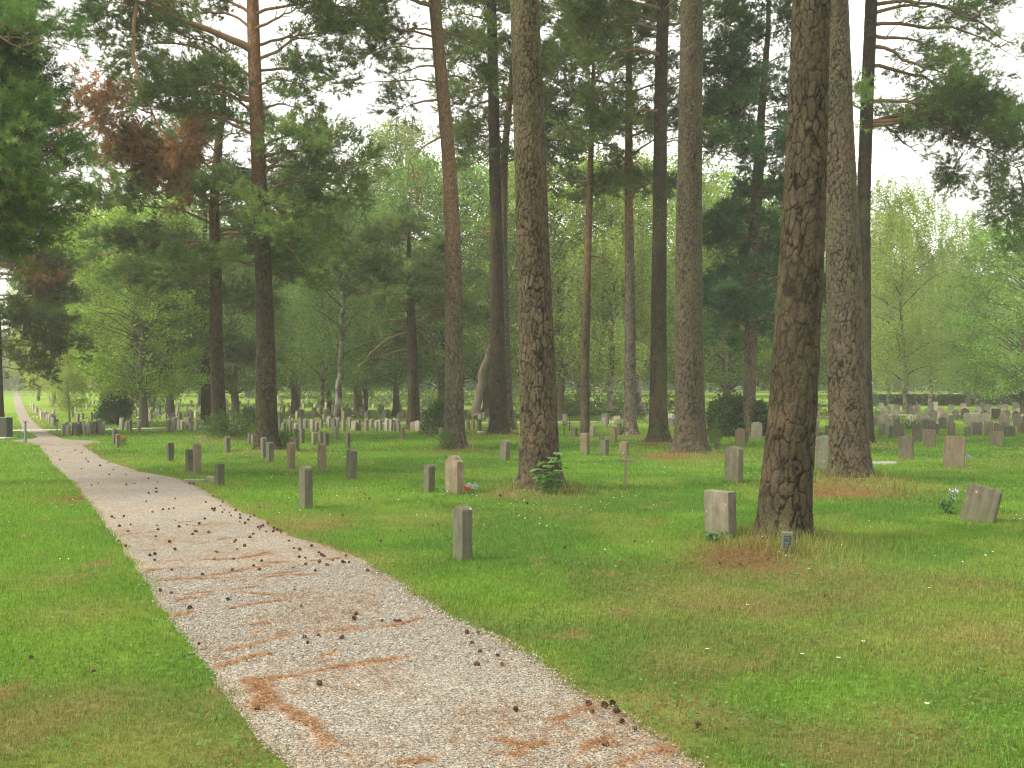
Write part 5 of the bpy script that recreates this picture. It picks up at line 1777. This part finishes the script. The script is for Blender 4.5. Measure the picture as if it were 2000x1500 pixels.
    root = empty('bench', g.tolist(), 'white low bench far off right of the pale pine', 'bench')
    part('seat', root, None, lambda a: box_piece(a, (0, 0, .45), (1.0, .35, .07), (.7, .72, .72)), .01)
    for sx in (-.4, .4):
        part('leg', root, None, lambda a: box_piece(a, (sx, 0, .2), (.08, .3, .42), (.25, .27, .25)), .01)

def plant(name, px, py, ht, label, cat, seed, stems=6, leaf=.03, c=(.07, .17, .05), wid=.2, flower=None, nleaf=14, above=0.0):
    g = gp(px, py)
    r = rs(seed)
    root = empty(name, g.tolist(), label, cat)
    st, lf, fl = Acc(), Acc(), Acc()
    for q in range(stems):
        a = r.uniform(0, 2 * pi)
        e = np.array([math.cos(a) * wid * r.uniform(.2, 1), math.sin(a) * wid * r.uniform(.2, 1), ht * r.uniform(.6, 1)])
        P = bend((r.normal() * .02, r.normal() * .02, -.02), e, r, .1, .1, 8)
        V, Fq = tube(P, np.linspace(.004, .0015, 8), 4)
        st.add(V, Fq, np.array([.10, .12, .05]))
        t = r.uniform(.25, 1, nleaf)
        pp = np.stack([np.interp(t * 7, np.arange(8), P[:, k]) for k in range(3)], -1) + r.normal(size=(nleaf, 3)) * leaf * .9
        V, Fq = leaf_cards(pp, leaf * 1.4, r)
        lf.add(V, Fq, leaf_cols(nleaf, c, r, .25))
        if flower is not None:
            n = 9
            pp = P[-1] + r.normal(size=(n, 3)) * np.array([.02, .02, .03])
            V, Fx = leaf_disc(pp, r.normal(size=(n, 3)), .014, r, 5)
            fl.add(V, Fx, np.array(flower) * (1 + .2 * r.normal()))
    st.build('stems', M_GRASS, root)
    lf.build('leaves', M_GRASS, root)
    if flower is not None:
        fl.build('flowers', M_GRASS, root)
    return root

def sapling():
    """rowan sapling with feathered leaves leaning against the central pine"""
    g = gp(1070, 972)
    Y0 = 15.36
    g = np.array([xat(1072, Y0), Y0, float(h_ground(xat(1072, Y0), Y0))])
    r = rs(5)
    root = empty('rowan_sapling', g.tolist(), 'bright green leafy sapling against the foot of the thick central pine', 'sapling')
    st, lf = Acc(), Acc()
    for (dx, h_) in ((-.10, .42), (.0, .52), (.10, .60), (.17, .38), (-.16, .26), (.05, .34), (.2, .5)):
        P = bend((r.normal() * .02, 0, -.05), (dx, r.uniform(-.15, .05), h_), r, .05, .08, 8)
        V, Fq = tube(P, np.linspace(.006, .002, 8), 5)
        st.add(V, Fq, np.array([.14, .10, .06]))
        for q in range(7):
            t = .3 + .7 * q / 6
            p = np.array([np.interp(t * 7, np.arange(8), P[:, k]) for k in range(3)])
            a = r.uniform(0, 2 * pi)
            d = np.array([math.cos(a), math.sin(a), .15])
            Lr = r.uniform(.10, .17)
            side = np.array([-math.sin(a), math.cos(a), 0])
            R_ = np.array([p + d * Lr * u + np.array([0, 0, -.35 * Lr * u * u]) for u in np.linspace(0, 1, 6)])
            V, Fq = tube(R_, .0015, 3)
            st.add(V, Fq, np.array([.12, .16, .05]))
            for u in range(1, 6):
                for sg in (-1, 1):
                    b = R_[u]
                    l2 = Lr * .42
                    tip = b + side * sg * l2 + d * l2 * .35 + np.array([0, 0, -.01])
                    mid = (b + tip) / 2
                    wv = d * l2 * .42 + np.array([0, 0, .004])
                    lf.add(np.array([b, mid + wv, tip, mid - wv]), np.array([[0, 1, 2, 3]]), np.array([.13, .30, .08]) * r.uniform(.75, 1.3))
    st.build('stems', M_GRASS, root)
    lf.build('leaves', M_GRASS, root)

def cone_mesh(seed):
    """open pine cone: woody scales in spirals round an egg-shaped core"""
    r = rs(seed)
    acc = Acc()
    Lc, Rc = .046, .017
    V, Fq = tube(np.array([(0, 0, z) for z in np.linspace(0, Lc, 7)]), [.006, .011, .0125, .0115, .009, .006, .001], 8)
    acc.add(V, Fq, np.array([.075, .045, .028]))
    n = 58
    for k in range(n):
        t = (k + .5) / n
        a = k * 2.39996
        prof = Rc * math.sin((.18 + .80 * t) * pi) ** .7 + .003
        d = np.array([math.cos(a), math.sin(a), 0])
        s = np.array([-math.sin(a), math.cos(a), 0])
        b = d * prof * .4 + np.array([0, 0, Lc * t * .92])
        tip = d * prof * 1.25 + np.array([0, 0, Lc * t * .92 + .006])
        wv = s * .0065 * (1 - .4 * t)
        up = np.array([0, 0, .0028])
        acc.add(np.array([b - wv * .6, b + wv * .6, tip + wv, tip - wv, tip + up * .9 + d * .001]), np.array([[0, 1, 2, 3]]), np.array([.10, .058, .036]) * r.uniform(.7, 1.3))
        acc.F.setdefault(3, []).append(np.array([[3, 2, 4], [0, 3, 4], [1, 4, 2], [0, 4, 1]]) + acc.n - 5)
    return acc.build('pine_cone', M_CONE, link=False)
M_CONE = attr_mat('cone_scales', rough=.8, spec=.2, nscale=300, vary=.2, bump=0)

ORDW = 'first second third fourth fifth sixth seventh eighth ninth tenth eleventh twelfth thirteenth fourteenth fifteenth sixteenth seventeenth eighteenth nineteenth twentieth'.split()
ORDW += ['twenty-' + q for q in ORDW[:9]] + ['thirtieth'] + ['thirty-' + q for q in ORDW[:9]]

CONES = [(707, 193), (731, 153), (663, 160), (620, 108), (636, 116), (655, 250), (700, 273), (890, 180), (955, 253), (983, 296), (845, 328), (863, 320), (855, 355), (1040, 152), (1083, 192), (1100, 192), (1068, 207),
 (1137, 120), (1202, 303), (1202, 350), (1310, 348), (1312, 243), (1302, 253), (1362, 277), (1373, 147), (1288, 413), (1437, 410), (1137, 435), (963, 408), (1670, 337), (1608, 245), (1452, 180), (1490, 190), (1527, 178), (1557, 185), (1393, 107), (1390, 125), (1323, 70),
 (1285, 103), (1240, 85), (1228, 45), (1147, 28), (965, 60), (947, 62), (900, 527), (947, 538), (1070, 620), (1283, 583), (1637, 520), (1687, 618), (1988, 693), (1975, 663), (1786, 780), (1923, 798), (1707, 820), (1692, 792), (1102, 828), (1776, 1068), (528, 993), (1828, 385), (1863, 352),
 (1955, 367), (1805, 323), (1926, 327), (1677, 293), (1632, 287), (1427, 1203), (1920, 68), (1290, 628), (182, 912), (1446, 55), (1333, 95), (1412, 100), (1345, 115), (1520, 190), (1568, 195), (1335, 135)]
CONES = [(x * .35, 975 + y * .35) for x, y in CONES]
CONES += [(1012, 1395), (1197, 1382), (1149, 1387), (1153, 1404), (1211, 1404), (1213, 1418), (1178, 1464), (1239, 1437), (938, 1280), (925, 1262), (968, 1288), (976, 1305), (937, 1307), (912, 1243), (932, 1243), (785, 1220), (770, 1220), (747, 1221), (714, 1121), (672, 1102),
 (979, 991), (978, 970), (1029, 985), (1445, 1108), (1408, 1106), (1610, 1167), (1480, 1000), (856, 1028), (842, 1030), (1369, 1430), (1184, 1384), (900, 1000), (672, 1010), (712, 968), (724, 977), (764, 972), (790, 957), (695, 1010), (1100, 1075), (1238, 1060), (1262, 1000), (780, 1040), (745, 1060)]

def build_cones():
    r = rs(64)
    protos = [cone_mesh(k) for k in range(4)]
    made = []
    extra = []
    for q in range(70):
        row = r.uniform(880, 960) if q < 28 else r.uniform(960, 1120)
        l, rr = np.interp(row, PATH_PX[:, 0], PATH_PX[:, 1]), np.interp(row, PATH_PX[:, 0], PATH_PX[:, 2])
        extra.append((l + (rr - l) * (r.beta(1.6, 1.1)), row))
    for q, (px, py) in enumerate(CONES + extra):
        g = gp(px, py)
        ins = float(path_inside(np.array([g[0]]), np.array([g[1]]))[0])
        o = obj_of('pine_cone', protos[q % 4])
        s = r.uniform(.45, .78) * (.7 if q % 9 == 4 else 1)
        o.scale = (s, s, s * r.uniform(.85, 1.2))
        o.rotation_euler = (r.uniform(1.1, 2.0), r.uniform(-.3, .3), r.uniform(0, 2 * pi))
        off = np.array([0, 0, .017 * s + (.012 if ins > 0 else .012)])
        o.location = (g + off).tolist()
        l_, r__ = float(np.interp(g[1], pY, pL)), float(np.interp(g[1], pY, pR))
        u = (g[0] - l_) / (r__ - l_)
        lat = 'left side' if u < .34 else ('middle' if u < .67 else 'right side')
        if ins > 0:
            band = ('near', 'lower middle', 'upper middle', 'distant', 'farthest')[int(np.searchsorted([7, 9.5, 12.5, 17], g[1]))]
            key = 'at the %s of the %s stretch of gravel' % (lat, band)
            gr = 'cones on the %s gravel' % band
        elif u < 0:
            key, gr = 'on the lawn left of the path', 'cones on the left lawn'
        elif ins > -.35:
            key, gr = 'in the ragged grass edging the path', 'cones at the path edge'
        else:
            key, gr = 'on the lawn right of the path', 'cones on the right lawn'
        made.append((key, g[1], o, gr))
    groups = {}
    for m_ in made:
        groups.setdefault(m_[0], []).append(m_)
    for key, mem in groups.items():
        mem.sort(key=lambda m_: m_[1])
        for i, m_ in enumerate(mem):
            tag(m_[2], 'pine cone %s, %s nearest' % (key, ORDW[i]), 'pine cone', m_[3])


def build_daisies():
    r = rs(8)
    spots = [((1471, 535), 'white daisy by the clover patch at the far right of the near lawn'), ((1103, 845), 'white daisy uppermost of three in the worn near lawn'), ((763, 919), 'white daisy lower left of three in the worn near lawn'),
             ((965, 936), 'white daisy lower right of three, with a yellow centre'), ((456, 626), 'small white daisy in brown grass below the nearest pine'), ((232, 886), 'small white daisy nearest the gravel edge'),
             ((1458, 1195), 'small pale flower low in the right foreground'), ((800, 421), 'tiny white flower just below the nearest pine'), ((1002, 157), 'tiny white flower right of the nearest pine'), ((1135, 147), 'tiny white flower farther right of the nearest pine')]
    for (cx_, cy_), lab in spots:
        g = gp(1300 + cx_ * .35, 975 + cy_ * .35)
        root = empty('daisy', g.tolist(), lab, 'flower', 'daisies in the near lawn')
        a = Acc()
        for k in range(12):
            b = k * 2 * pi / 12
            d = np.array([math.cos(b), math.sin(b), 0.12])
            s = np.array([-math.sin(b), math.cos(b), 0]) * .0022
            z = np.array([0, 0, .05])
            a.add(np.array([z + d * .003 - s * .5, z + d * .003 + s * .5, z + d * .012 + s, z + d * .012 - s]), np.array([[0, 1, 2, 3]]), np.array([.82, .82, .80]))
        a.build('petals', M_GRASS, root)
        a = Acc()
        V, Fq = tube(np.array([(0, 0, .048), (0, 0, .053), (0, 0, .056)]), [.0042, .004, .0005], 8)
        a.add(V, Fq, np.array([.6, .42, .04]))
        a.build('centre', M_GRASS, root)
        a = Acc()
        V, Fq = tube(np.array([(0, 0, -.01), (.002, 0, .025), (0, 0, .05)]), .0009, 4)
        a.add(V, Fq, np.array([.09, .17, .04]))
        a.build('stem', M_GRASS, root)

def flower_bunch():
    g = gp(917, 958)
    r = rs(31)
    root = empty('flower_bunch', g.tolist(), 'red blooms and silvery heather beside the reddish-brown headstone', 'flowers')
    for nm, pts_, c, n, sz in (('red_flowers', ((-.07, 0, .05), (-.055, 0, .03), (-.01, -.03, .015)), (.62, .05, .05), 40, .016),
                               ('heather', ((-.035, 0, .07), (0, .02, .08), (.05, .01, .06), (.08, .02, .075), (.11, 0, .055)), (.42, .50, .50), 150, .011)):
        a = Acc()
        for p in pts_:
            k = n // len(pts_) * 2
            P = np.array(p) + r.normal(size=(k, 3)) * np.array([.014, .014, .018])
            V, Fx = leaf_disc(P, r.normal(size=(k, 3)), sz, r, 5)
            a.add(V, Fx, np.repeat(np.array(c) * (1 + .25 * r.uniform(-1, 1, k))[:, None], 5, 0))
        a.build(nm, M_GRASS, root)

def shrub(px, py, wd, ht, label, seed, c=(.05, .10, .028), leaf=.09, n=60, per=90, name='shrub', group=None, flat=.8):
    g = gp(px, py)
    r = rs(seed)
    root = empty(name, g.tolist(), label, 'shrub', group)
    LP = []
    wood = Acc()
    for q in range(n):
        a = r.uniform(0, 2 * pi)
        u = r.uniform(.05, 1)
        rr = wd / 2 * math.sin((.25 + .7 * u) * pi) ** .5 * r.uniform(.3, 1) ** .5
        c0 = np.array([math.cos(a) * rr, math.sin(a) * rr, ht * u * .92])
        sc = .13 * wd
        LP.append(c0 + r.normal(size=(per, 3)) * sc * np.array([1, 1, flat]))
        if q % 5 == 0:
            V, Fq = tube(bend((0, 0, -.05), c0, r, .05, .1, 6), np.linspace(.02, .005, 6), 4)
            wood.add(V, Fq, np.array([.09, .07, .05]))
    LP = np.concatenate(LP)
    LP[:, 2] = np.abs(LP[:, 2])
    V, Fq = leaf_cards(LP, leaf, r)
    wood.build('stems', M_TWIG, root)
    mesh_np('foliage', V, Fq, M_LEAF, leaf_cols(len(LP), c, r), False, root)
    return root
# ------------------------------------------------------------------ assemble
TALL += [(xat(q['pts'][0][1], q['Y']), q['Y'], (q['mound'] or (0, .5))[1] * .8, .24 if q['Y'] < 20 else .18) for q in PINES if q['pts'][0][1] > -50]
for a_ in ((1440, 1078, .35, .13), (1620, 1085, .4, .14), (1500, 1085, .35, .12), (1700, 1070, .35, .08), (1100, 965, .3, .16), (980, 962, .3, .1), (1760, 960, .4, .14)):
    g_ = gp(a_[0], a_[1])
    TALL.append((g_[0], g_[1], a_[2], a_[3]))
build_ground()
build_paths()
for q in PINES:
    make_pine(q)

BIRCH = [birch_meshes(40 + k, H=15, R=3.6, low=1.7, n_strand=1700, leaf=.115, c=cc, trunk_r=.17) for k, cc in enumerate(((.245, .325, .08), (.26, .335, .09), (.21, .30, .08)))]
BROAD = [broad_meshes(60 + k, H=14, R=4.6, low=1.9, n_clump=360, per=95, leaf=.15, c=cc) for k, cc in enumerate(((.18, .285, .06), (.195, .295, .065), (.15, .245, .06)))]
BUSHY = broad_meshes(70, H=6, R=2.4, low=.4, n_clump=120, per=130, leaf=.09, c=(.075, .14, .035), trunk_r=.12, multi=5)

def T(kind, mesh, px, Y, H, label, group=None, rz=0.0, tint=(1, 1, 1), wide=1.0):
    if 850 < px < 1620 and Y < 80:
        H *= 1.16
    return place_tree(kind, mesh, xat(px, Y), Y, label, group, H, rz, tint, wide)

LW = 'birches and leafy trees behind the pines'
# traced individual trees
b_lean = birch_meshes(47, H=12.5, R=2.6, low=2.4, n_strand=800, leaf=.075, c=(.10, .175, .05), lean=.075, trunk_r=.16)
T('birch_tree', b_lean, 656, 43, 12.0, 'white-barked birch with a slender trunk leaning right, left of the stout pine', LW)
b_slant = birch_meshes(48, H=9, R=2.2, low=2.0, n_strand=450, leaf=.075, c=(.09, .16, .04), lean=.25, trunk_r=.20, white=False)
T('birch_tree', b_slant, 932, 50, 9.0, 'birch with a strongly slanting dark trunk left of the slim dark pine', LW)
b_tall = broad_meshes(75, H=17.3, R=2.7, low=2.2, n_clump=520, per=95, leaf=.12, c=(.21, .28, .085), trunk_r=.2)
T('birch_tree', b_tall, 772, 60, 17.0, 'tallest pale green birch rising into the gap of sky', LW, 1.0, (1.15, 1.1, 1.1), 1.0)
T('birch_tree', b_tall, 715, 64, 13.6, 'pale birch just left of the tallest one', LW, 2.0, (1.1, 1.1, 1), .9)
T('broad_tree', BROAD[0], 280, 43, 9.6, 'leafy tree with a dark trunk over the short rows of stones on the left', LW, 2.0, (1.25, 1.2, 1))
T('birch_tree', BIRCH[2], 197, 47, 9.5, 'slim birch behind the largest green notice board', LW, .5, (1.35, 1.25, 1))
T('birch_tree', BIRCH[1], 136, 45, 3.6, 'low weeping birch with a short pale trunk at the end of the short rows', LW, .5, (1.2, 1.15, 1), 1.2)
T('birch_tree', BIRCH[0], 128, 58, 11.8, 'yellow-green birch above the line of stones by the far path', LW, 3.5, (1.55, 1.35, 1.1), .95)
T('birch_tree', BIRCH[1], 200, 64, 14.2, 'tall yellow-green birch left of the low-crowned pines', LW, 4.1, (1.6, 1.4, 1.2), 1.0)
T('birch_tree', BIRCH[0], 75, 85, 11.5, 'pale birch farthest left beside the vanishing path', LW, 5.1, (1.3, 1.2, 1), 1.1)
T('birch_tree', BIRCH[2], 106, 74, 12.5, 'slender birch behind the line of stones by the far path', LW, 2.7, (1.45, 1.3, 1), 1)
T('broad_tree', BROAD[1], 330, 60, 12.5, 'green tree behind the grey-green drooping pine', LW, 0, (1.2, 1.15, 1))
T('broad_tree', BROAD[2], 460, 56, 11.5, 'leafy tree between the two left-hand pines', LW, 1)
T('birch_tree', BIRCH[2], 625, 52, 11.5, 'birch with a rough dark foot left of the leaning birch', LW, 1, (.85, .95, .9))
T('broad_tree', BROAD[0], 575, 66, 14.0, 'dark leafy tree right of the red pine', LW, 2.5, (.95, 1.05, 1))
T('birch_tree', BIRCH[0], 642, 57, 13, 'pale birch with a thin white trunk behind the leaning birch', LW, 2.2, (1.05, 1.05, 1))
T('broad_tree', BROAD[2], 700, 72, 14.5, 'dark leafy tree behind the pale tall birch', LW, .9)
T('broad_tree', BROAD[1], 862, 56, 12.0, 'leafy tree behind the leaning orange pine', LW, 1.9, (.85, .95, 1))
T('broad_tree', BROAD[0], 950, 60, 13.0, 'dark leafy tree behind the slanting birch', LW, 3.0, (.8, .9, .9))
T('broad_tree', BROAD[1], 1096, 53, 11.5, 'leafy tree with a mossy trunk right of the thick central pine', LW, 3.7, (1.25, 1.15, 1))
T('birch_tree', BIRCH[1], 1191, 50, 11.5, 'birch with a rough grey trunk behind the brown arched stone', LW, 2.9, (1.05, 1.05, .95))
T('birch_tree', b_lean, 1252, 52, 11.0, 'birch leaning behind the straight dark brown pine', LW, 2.9, (1.1, 1.05, 1))
T('broad_tree', BROAD[2], 1330, 66, 14.0, 'tall leafy tree behind the furrowed pine', LW, 2.0, (1.15, 1.15, 1))
T('broad_tree', BROAD[0], 1420, 58, 11.5, 'leafy tree above the rhododendron', LW, 4.4, (1.15, 1.1, 1))
T('broad_tree', BROAD[1], 1560, 62, 12.5, 'leafy tree seen between the rightmost pines', LW, 5.0, (1, 1, 1))
T('birch_tree', BIRCH[0], 1766, 52, 12.0, 'white-trunked weeping birch among the crowded right rows', LW, 3.1, (1.1, 1.1, 1.15), 1.0)
T('birch_tree', BIRCH[1], 1735, 70, 13.8, 'pale tall birch right of the dark straight pine', LW, 1.7, (1.3, 1.2, 1.2), .9)
T('birch_tree', BIRCH[2], 1815, 76, 12.0, 'weeping birch before the hedge', LW, .2, (1.05, 1.1, 1.1), 1.1)
T('birch_tree', BIRCH[0], 1905, 66, 12.8, 'tall drooping birch near the right edge', LW, 2.4, (1.0, 1.1, 1.15), 1.0)
T('broad_tree', BROAD[2], 2000, 50, 9.6, 'dark-trunked leafy tree at the right edge', LW, 1.2, (1.25, 1.3, 1.1), 1.1)
T('birch_tree', BIRCH[1], 2060, 62, 12.5, 'birch cut by the right edge behind the dark-trunked tree', LW, 1.2, (1.1, 1.2, 1.1), 1.1)
T('broad_tree', BROAD[0], 1890, 84, 9.0, 'round leafy tree beyond the hedge', LW, 2.2, (.95, 1.05, 1.05))
T('bushy_tree', BUSHY, 298, 70, 4.4, 'small many-stemmed tree spreading like a fan on the bright lawn', LW, .4, (.7, .75, .7))

# the wood that closes the view
r = rs(99)
BW = 'trees of the wood at the far side'
row = []
for Yb, n, h0, h1 in ((92, 15, 12.5, 16), (118, 17, 15, 19), (148, 20, 16, 22)):
    for k in range(n):
        px = -140 + 2280 * (k + .5) / n + r.uniform(-35, 35)
        if Yb < 100 and (px < 95 or 1680 < px):
            continue
        if px < 60 and px > -60:
            continue
        row.append((px, Yb + r.uniform(-7, 7), r.uniform(h0, h1) * (.80 if px > 1650 else (.72 if px < 300 else 1.0)) * (.82 if 640 < px < 900 else 1)))
ORDN = ['first', 'second', 'third', 'fourth', 'fifth', 'sixth', 'seventh', 'eighth', 'ninth', 'tenth', 'eleventh', 'twelfth', 'thirteenth', 'fourteenth', 'fifteenth', 'sixteenth', 'seventeenth', 'eighteenth', 'nineteenth', 'twentieth',
        'twenty-first', 'twenty-second', 'twenty-third', 'twenty-fourth', 'twenty-fifth', 'twenty-sixth', 'twenty-seventh', 'twenty-eighth', 'twenty-ninth', 'thirtieth', 'thirty-first', 'thirty-second', 'thirty-third', 'thirty-fourth', 'thirty-fifth']
row.sort(key=lambda q: q[0])
nbi = nbr = 0
for k, (px, Yb, hh) in enumerate(row):
    if k % 3 == 0:
        T('birch_tree', BIRCH[k % 3], px, Yb, hh, 'pale far birch, ' + ORDN[nbi] + ' birch from the left in the wood closing the view', BW + ', birches', k * 1.3, (1.0 + .4 * r.rand(), 1.0 + .3 * r.rand(), 1.1), 1.35)
        nbi += 1
    else:
        T('broad_tree', BROAD[(k // 2) % 3], px, Yb, hh, 'leafy far tree, ' + ORDN[nbr] + ' broad tree from the left in the wood closing the view', BW + ', broad trees', k * 1.3, (.65 + .7 * r.rand(), .75 + .55 * r.rand(), 1.0), 1.2)
        nbr += 1

# undergrowth
shrub(226, 829, 1.25, 1.65, 'rounded dark green bush on the lawn left of the pines', 1, (.065, .15, .035), n=90, leaf=.08)
shrub(1422, 851, 1.15, 1.4, 'dark rhododendron left of the pinkish pine', 2, (.065, .115, .035), leaf=.10, n=110)
shrub(1484, 851, .75, 1.15, 'dark rhododendron right of the pinkish pine', 3, (.065, .115, .035), leaf=.10, n=70)
shrub(491, 825, .95, .75, 'small clipped round bush left of the red pine', 4, (.05, .10, .03), leaf=.05, n=50)
shrub(856, 848, 1.1, 1.25, 'loose bush touching the leaning orange pine', 5, (.06, .13, .03), leaf=.06, n=40)
shrub(450, 850, 1.5, .7, 'low tangle of weeds right of the dark red-brown pine', 6, (.07, .14, .03), leaf=.05, n=40)
shrub(548, 876, .6, .45, 'small weeds at the right foot of the red pine', 7, (.06, .14, .035), leaf=.04, n=26, per=50)
shrub(872, 879, .5, .5, 'small seedlings at the foot of the leaning orange pine', 8, (.08, .17, .05), leaf=.035, n=22, per=40)
shrub(1398, 880, .35, .8, 'thin weeds right of the flared furrowed pine', 9, (.09, .15, .04), leaf=.035, n=22, per=40)
shrub(1700, 825, 1.0, 1.6, 'airy grey-green bush right of the dark straight pine', 10, (.14, .21, .10), leaf=.05, n=40, per=50)
shrub(1770, 838, 1.2, .35, 'low dark mat at the foot of the weeping birch', 11, (.05, .11, .025), leaf=.05, n=30, per=50)
for k, (px, py, wd, ht) in enumerate(((1080, 813, 3.5, .9), (1120, 813, 3.6, 1.1), (1160, 812, 3.4, 1.0), (1200, 812, 3.0, 1.2), (1090, 806, 3, .9), (1290, 812, 3, 1.3), (1560, 808, 3.2, 1.2),
                                     (660, 790, 5, 1.2), (710, 786, 6, 1.3), (760, 788, 6, 1.1), (540, 780, 6, 1.5), (600, 778, 7, 1.5), (900, 790, 5, 1.4), (980, 795, 5, 1.3), (820, 786, 6, 1.2), (860, 789, 5, 1.2), (1020, 800, 4, 1.2))):
    shrub(px, py, wd, ht, 'low bright leafy bush ' + ('behind the central pines, ' + ORDN[k] if k < 7 else 'edging the far left lawn, ' + ORDN[k - 7]) + ' planted clump', 30 + k, (.12, .20, .05), leaf=.12, n=36, per=40, group='low bushes edging the far lawn', name='low_bush')

# clipped hedge on the right
def hedge():
    r = rs(12)
    g0 = gp(1650, 801)
    y0 = 88.0
    x0, x1 = xat(1640, y0), xat(2140, y0)
    root = empty('hedge', (x0, y0, float(h_ground(x0, y0))), 'long clipped hedge beyond the road on the right', 'hedge')
    n = 60000
    P = np.stack([r.uniform(0, x1 - x0, n), r.normal(0, .35, n).clip(-.6, .6), r.uniform(0, 1, n) ** .7 * .95], -1)
    V, Fq = leaf_cards(P, .11, r)
    mesh_np('foliage', V, Fq, M_LEAF, leaf_cols(n, (.075, .13, .035), r), False, root)
    a = Acc()
    for k in range(60):
        x = (x1 - x0) * k / 60
        V, Fq = tube(bend((x, 0, -.1), (x + r.normal() * .3, 0, .9), r, 0, .1, 5), .02, 4)
        a.add(V, Fq, np.array([.08, .06, .04]))
    a.build('stems', M_TWIG, root)
hedge()

# a far wooded ridge behind everything
def ridge():
    r = rs(14)
    n = 150000
    a = r.uniform(-radians(42), radians(42), n)
    d = r.uniform(185, 225, n)
    x, y = d * np.sin(a), d * np.cos(a)
    top = 9 + 8 * fbm(a * 30, a * 0, seed=15, oct=3)
    top = top * np.where((x / y * F + CX > 0) & (x / y * F + CX < 90), .75, 1)
    z = h_ground(x, y) + top * r.uniform(0, 1, n) ** .8
    V, Fq = leaf_cards(np.stack([x, y, z], -1), .75, r)
    o = mesh_np('distant_wood', V, Fq, M_LEAF, leaf_cols(n, (.085, .15, .045), r))
    tag(o, 'dense leafy wood filling the horizon behind the graves', 'wood', None, 'stuff')
ridge()

build_near_stones()
build_far_stones()
build_objects()
sapling()
flower_bunch()
plant('weed', 1852, 1003, .16, 'broad-leaved weed at the left foot of the tilted headstone', 'plant', 3, stems=7, leaf=.035, wid=.14)
plant('harebell', 1857, 985, .20, 'pale lilac flowers left of the tilted headstone', 'flower', 4, stems=5, leaf=.012, wid=.10, flower=(.45, .42, .62), nleaf=5)
plant('harebell', 1890, 908, .22, 'lilac flowers at the foot of the large brown headstone', 'flower', 5, stems=4, leaf=.012, wid=.08, flower=(.35, .35, .62), nleaf=5)
plant('weed', 1915, 1012, .26, 'feathery weed with yellow heads before the tilted headstone', 'plant', 6, stems=8, leaf=.015, wid=.22, flower=(.38, .38, .08), nleaf=8)
plant('weed', 240, 872, .3, 'leafy weed with red blooms by the light brown stone', 'plant', 7, stems=7, leaf=.03, wid=.14, flower=(.6, .06, .05))
plant('weed', 1395, 1060, .12, 'broad-leaved weed before the wide plain stone', 'plant', 8, stems=6, leaf=.03, wid=.16)
build_cones()
build_daisies()
build_grass()
build_cover()

if HAZE:
    bm = bmesh.new()
    bmesh.ops.create_cube(bm, size=1)
    me = bpy.data.meshes.new('haze')
    bm.to_mesh(me); bm.free()
    hz = bpy.data.objects.new('haze', me)
    COL.objects.link(hz)
    hz.scale = (8000, 8000, 42)
    hz.location = (0, 0, 42 / 2 - 1.6)
    m, t, out = new_mat('summer_haze')
    pv = t.nodes.new('ShaderNodeVolumePrincipled')
    pv.inputs['Color'].default_value = (.98, .97, .88, 1)
    pv.inputs['Density'].default_value = HAZE_DENSITY
    t.links.new(pv.outputs[0], out.inputs['Volume'])
    me.materials.append(m)
    tag(hz, 'pale moist summer air thickening towards the far trees', 'haze', None, 'stuff')
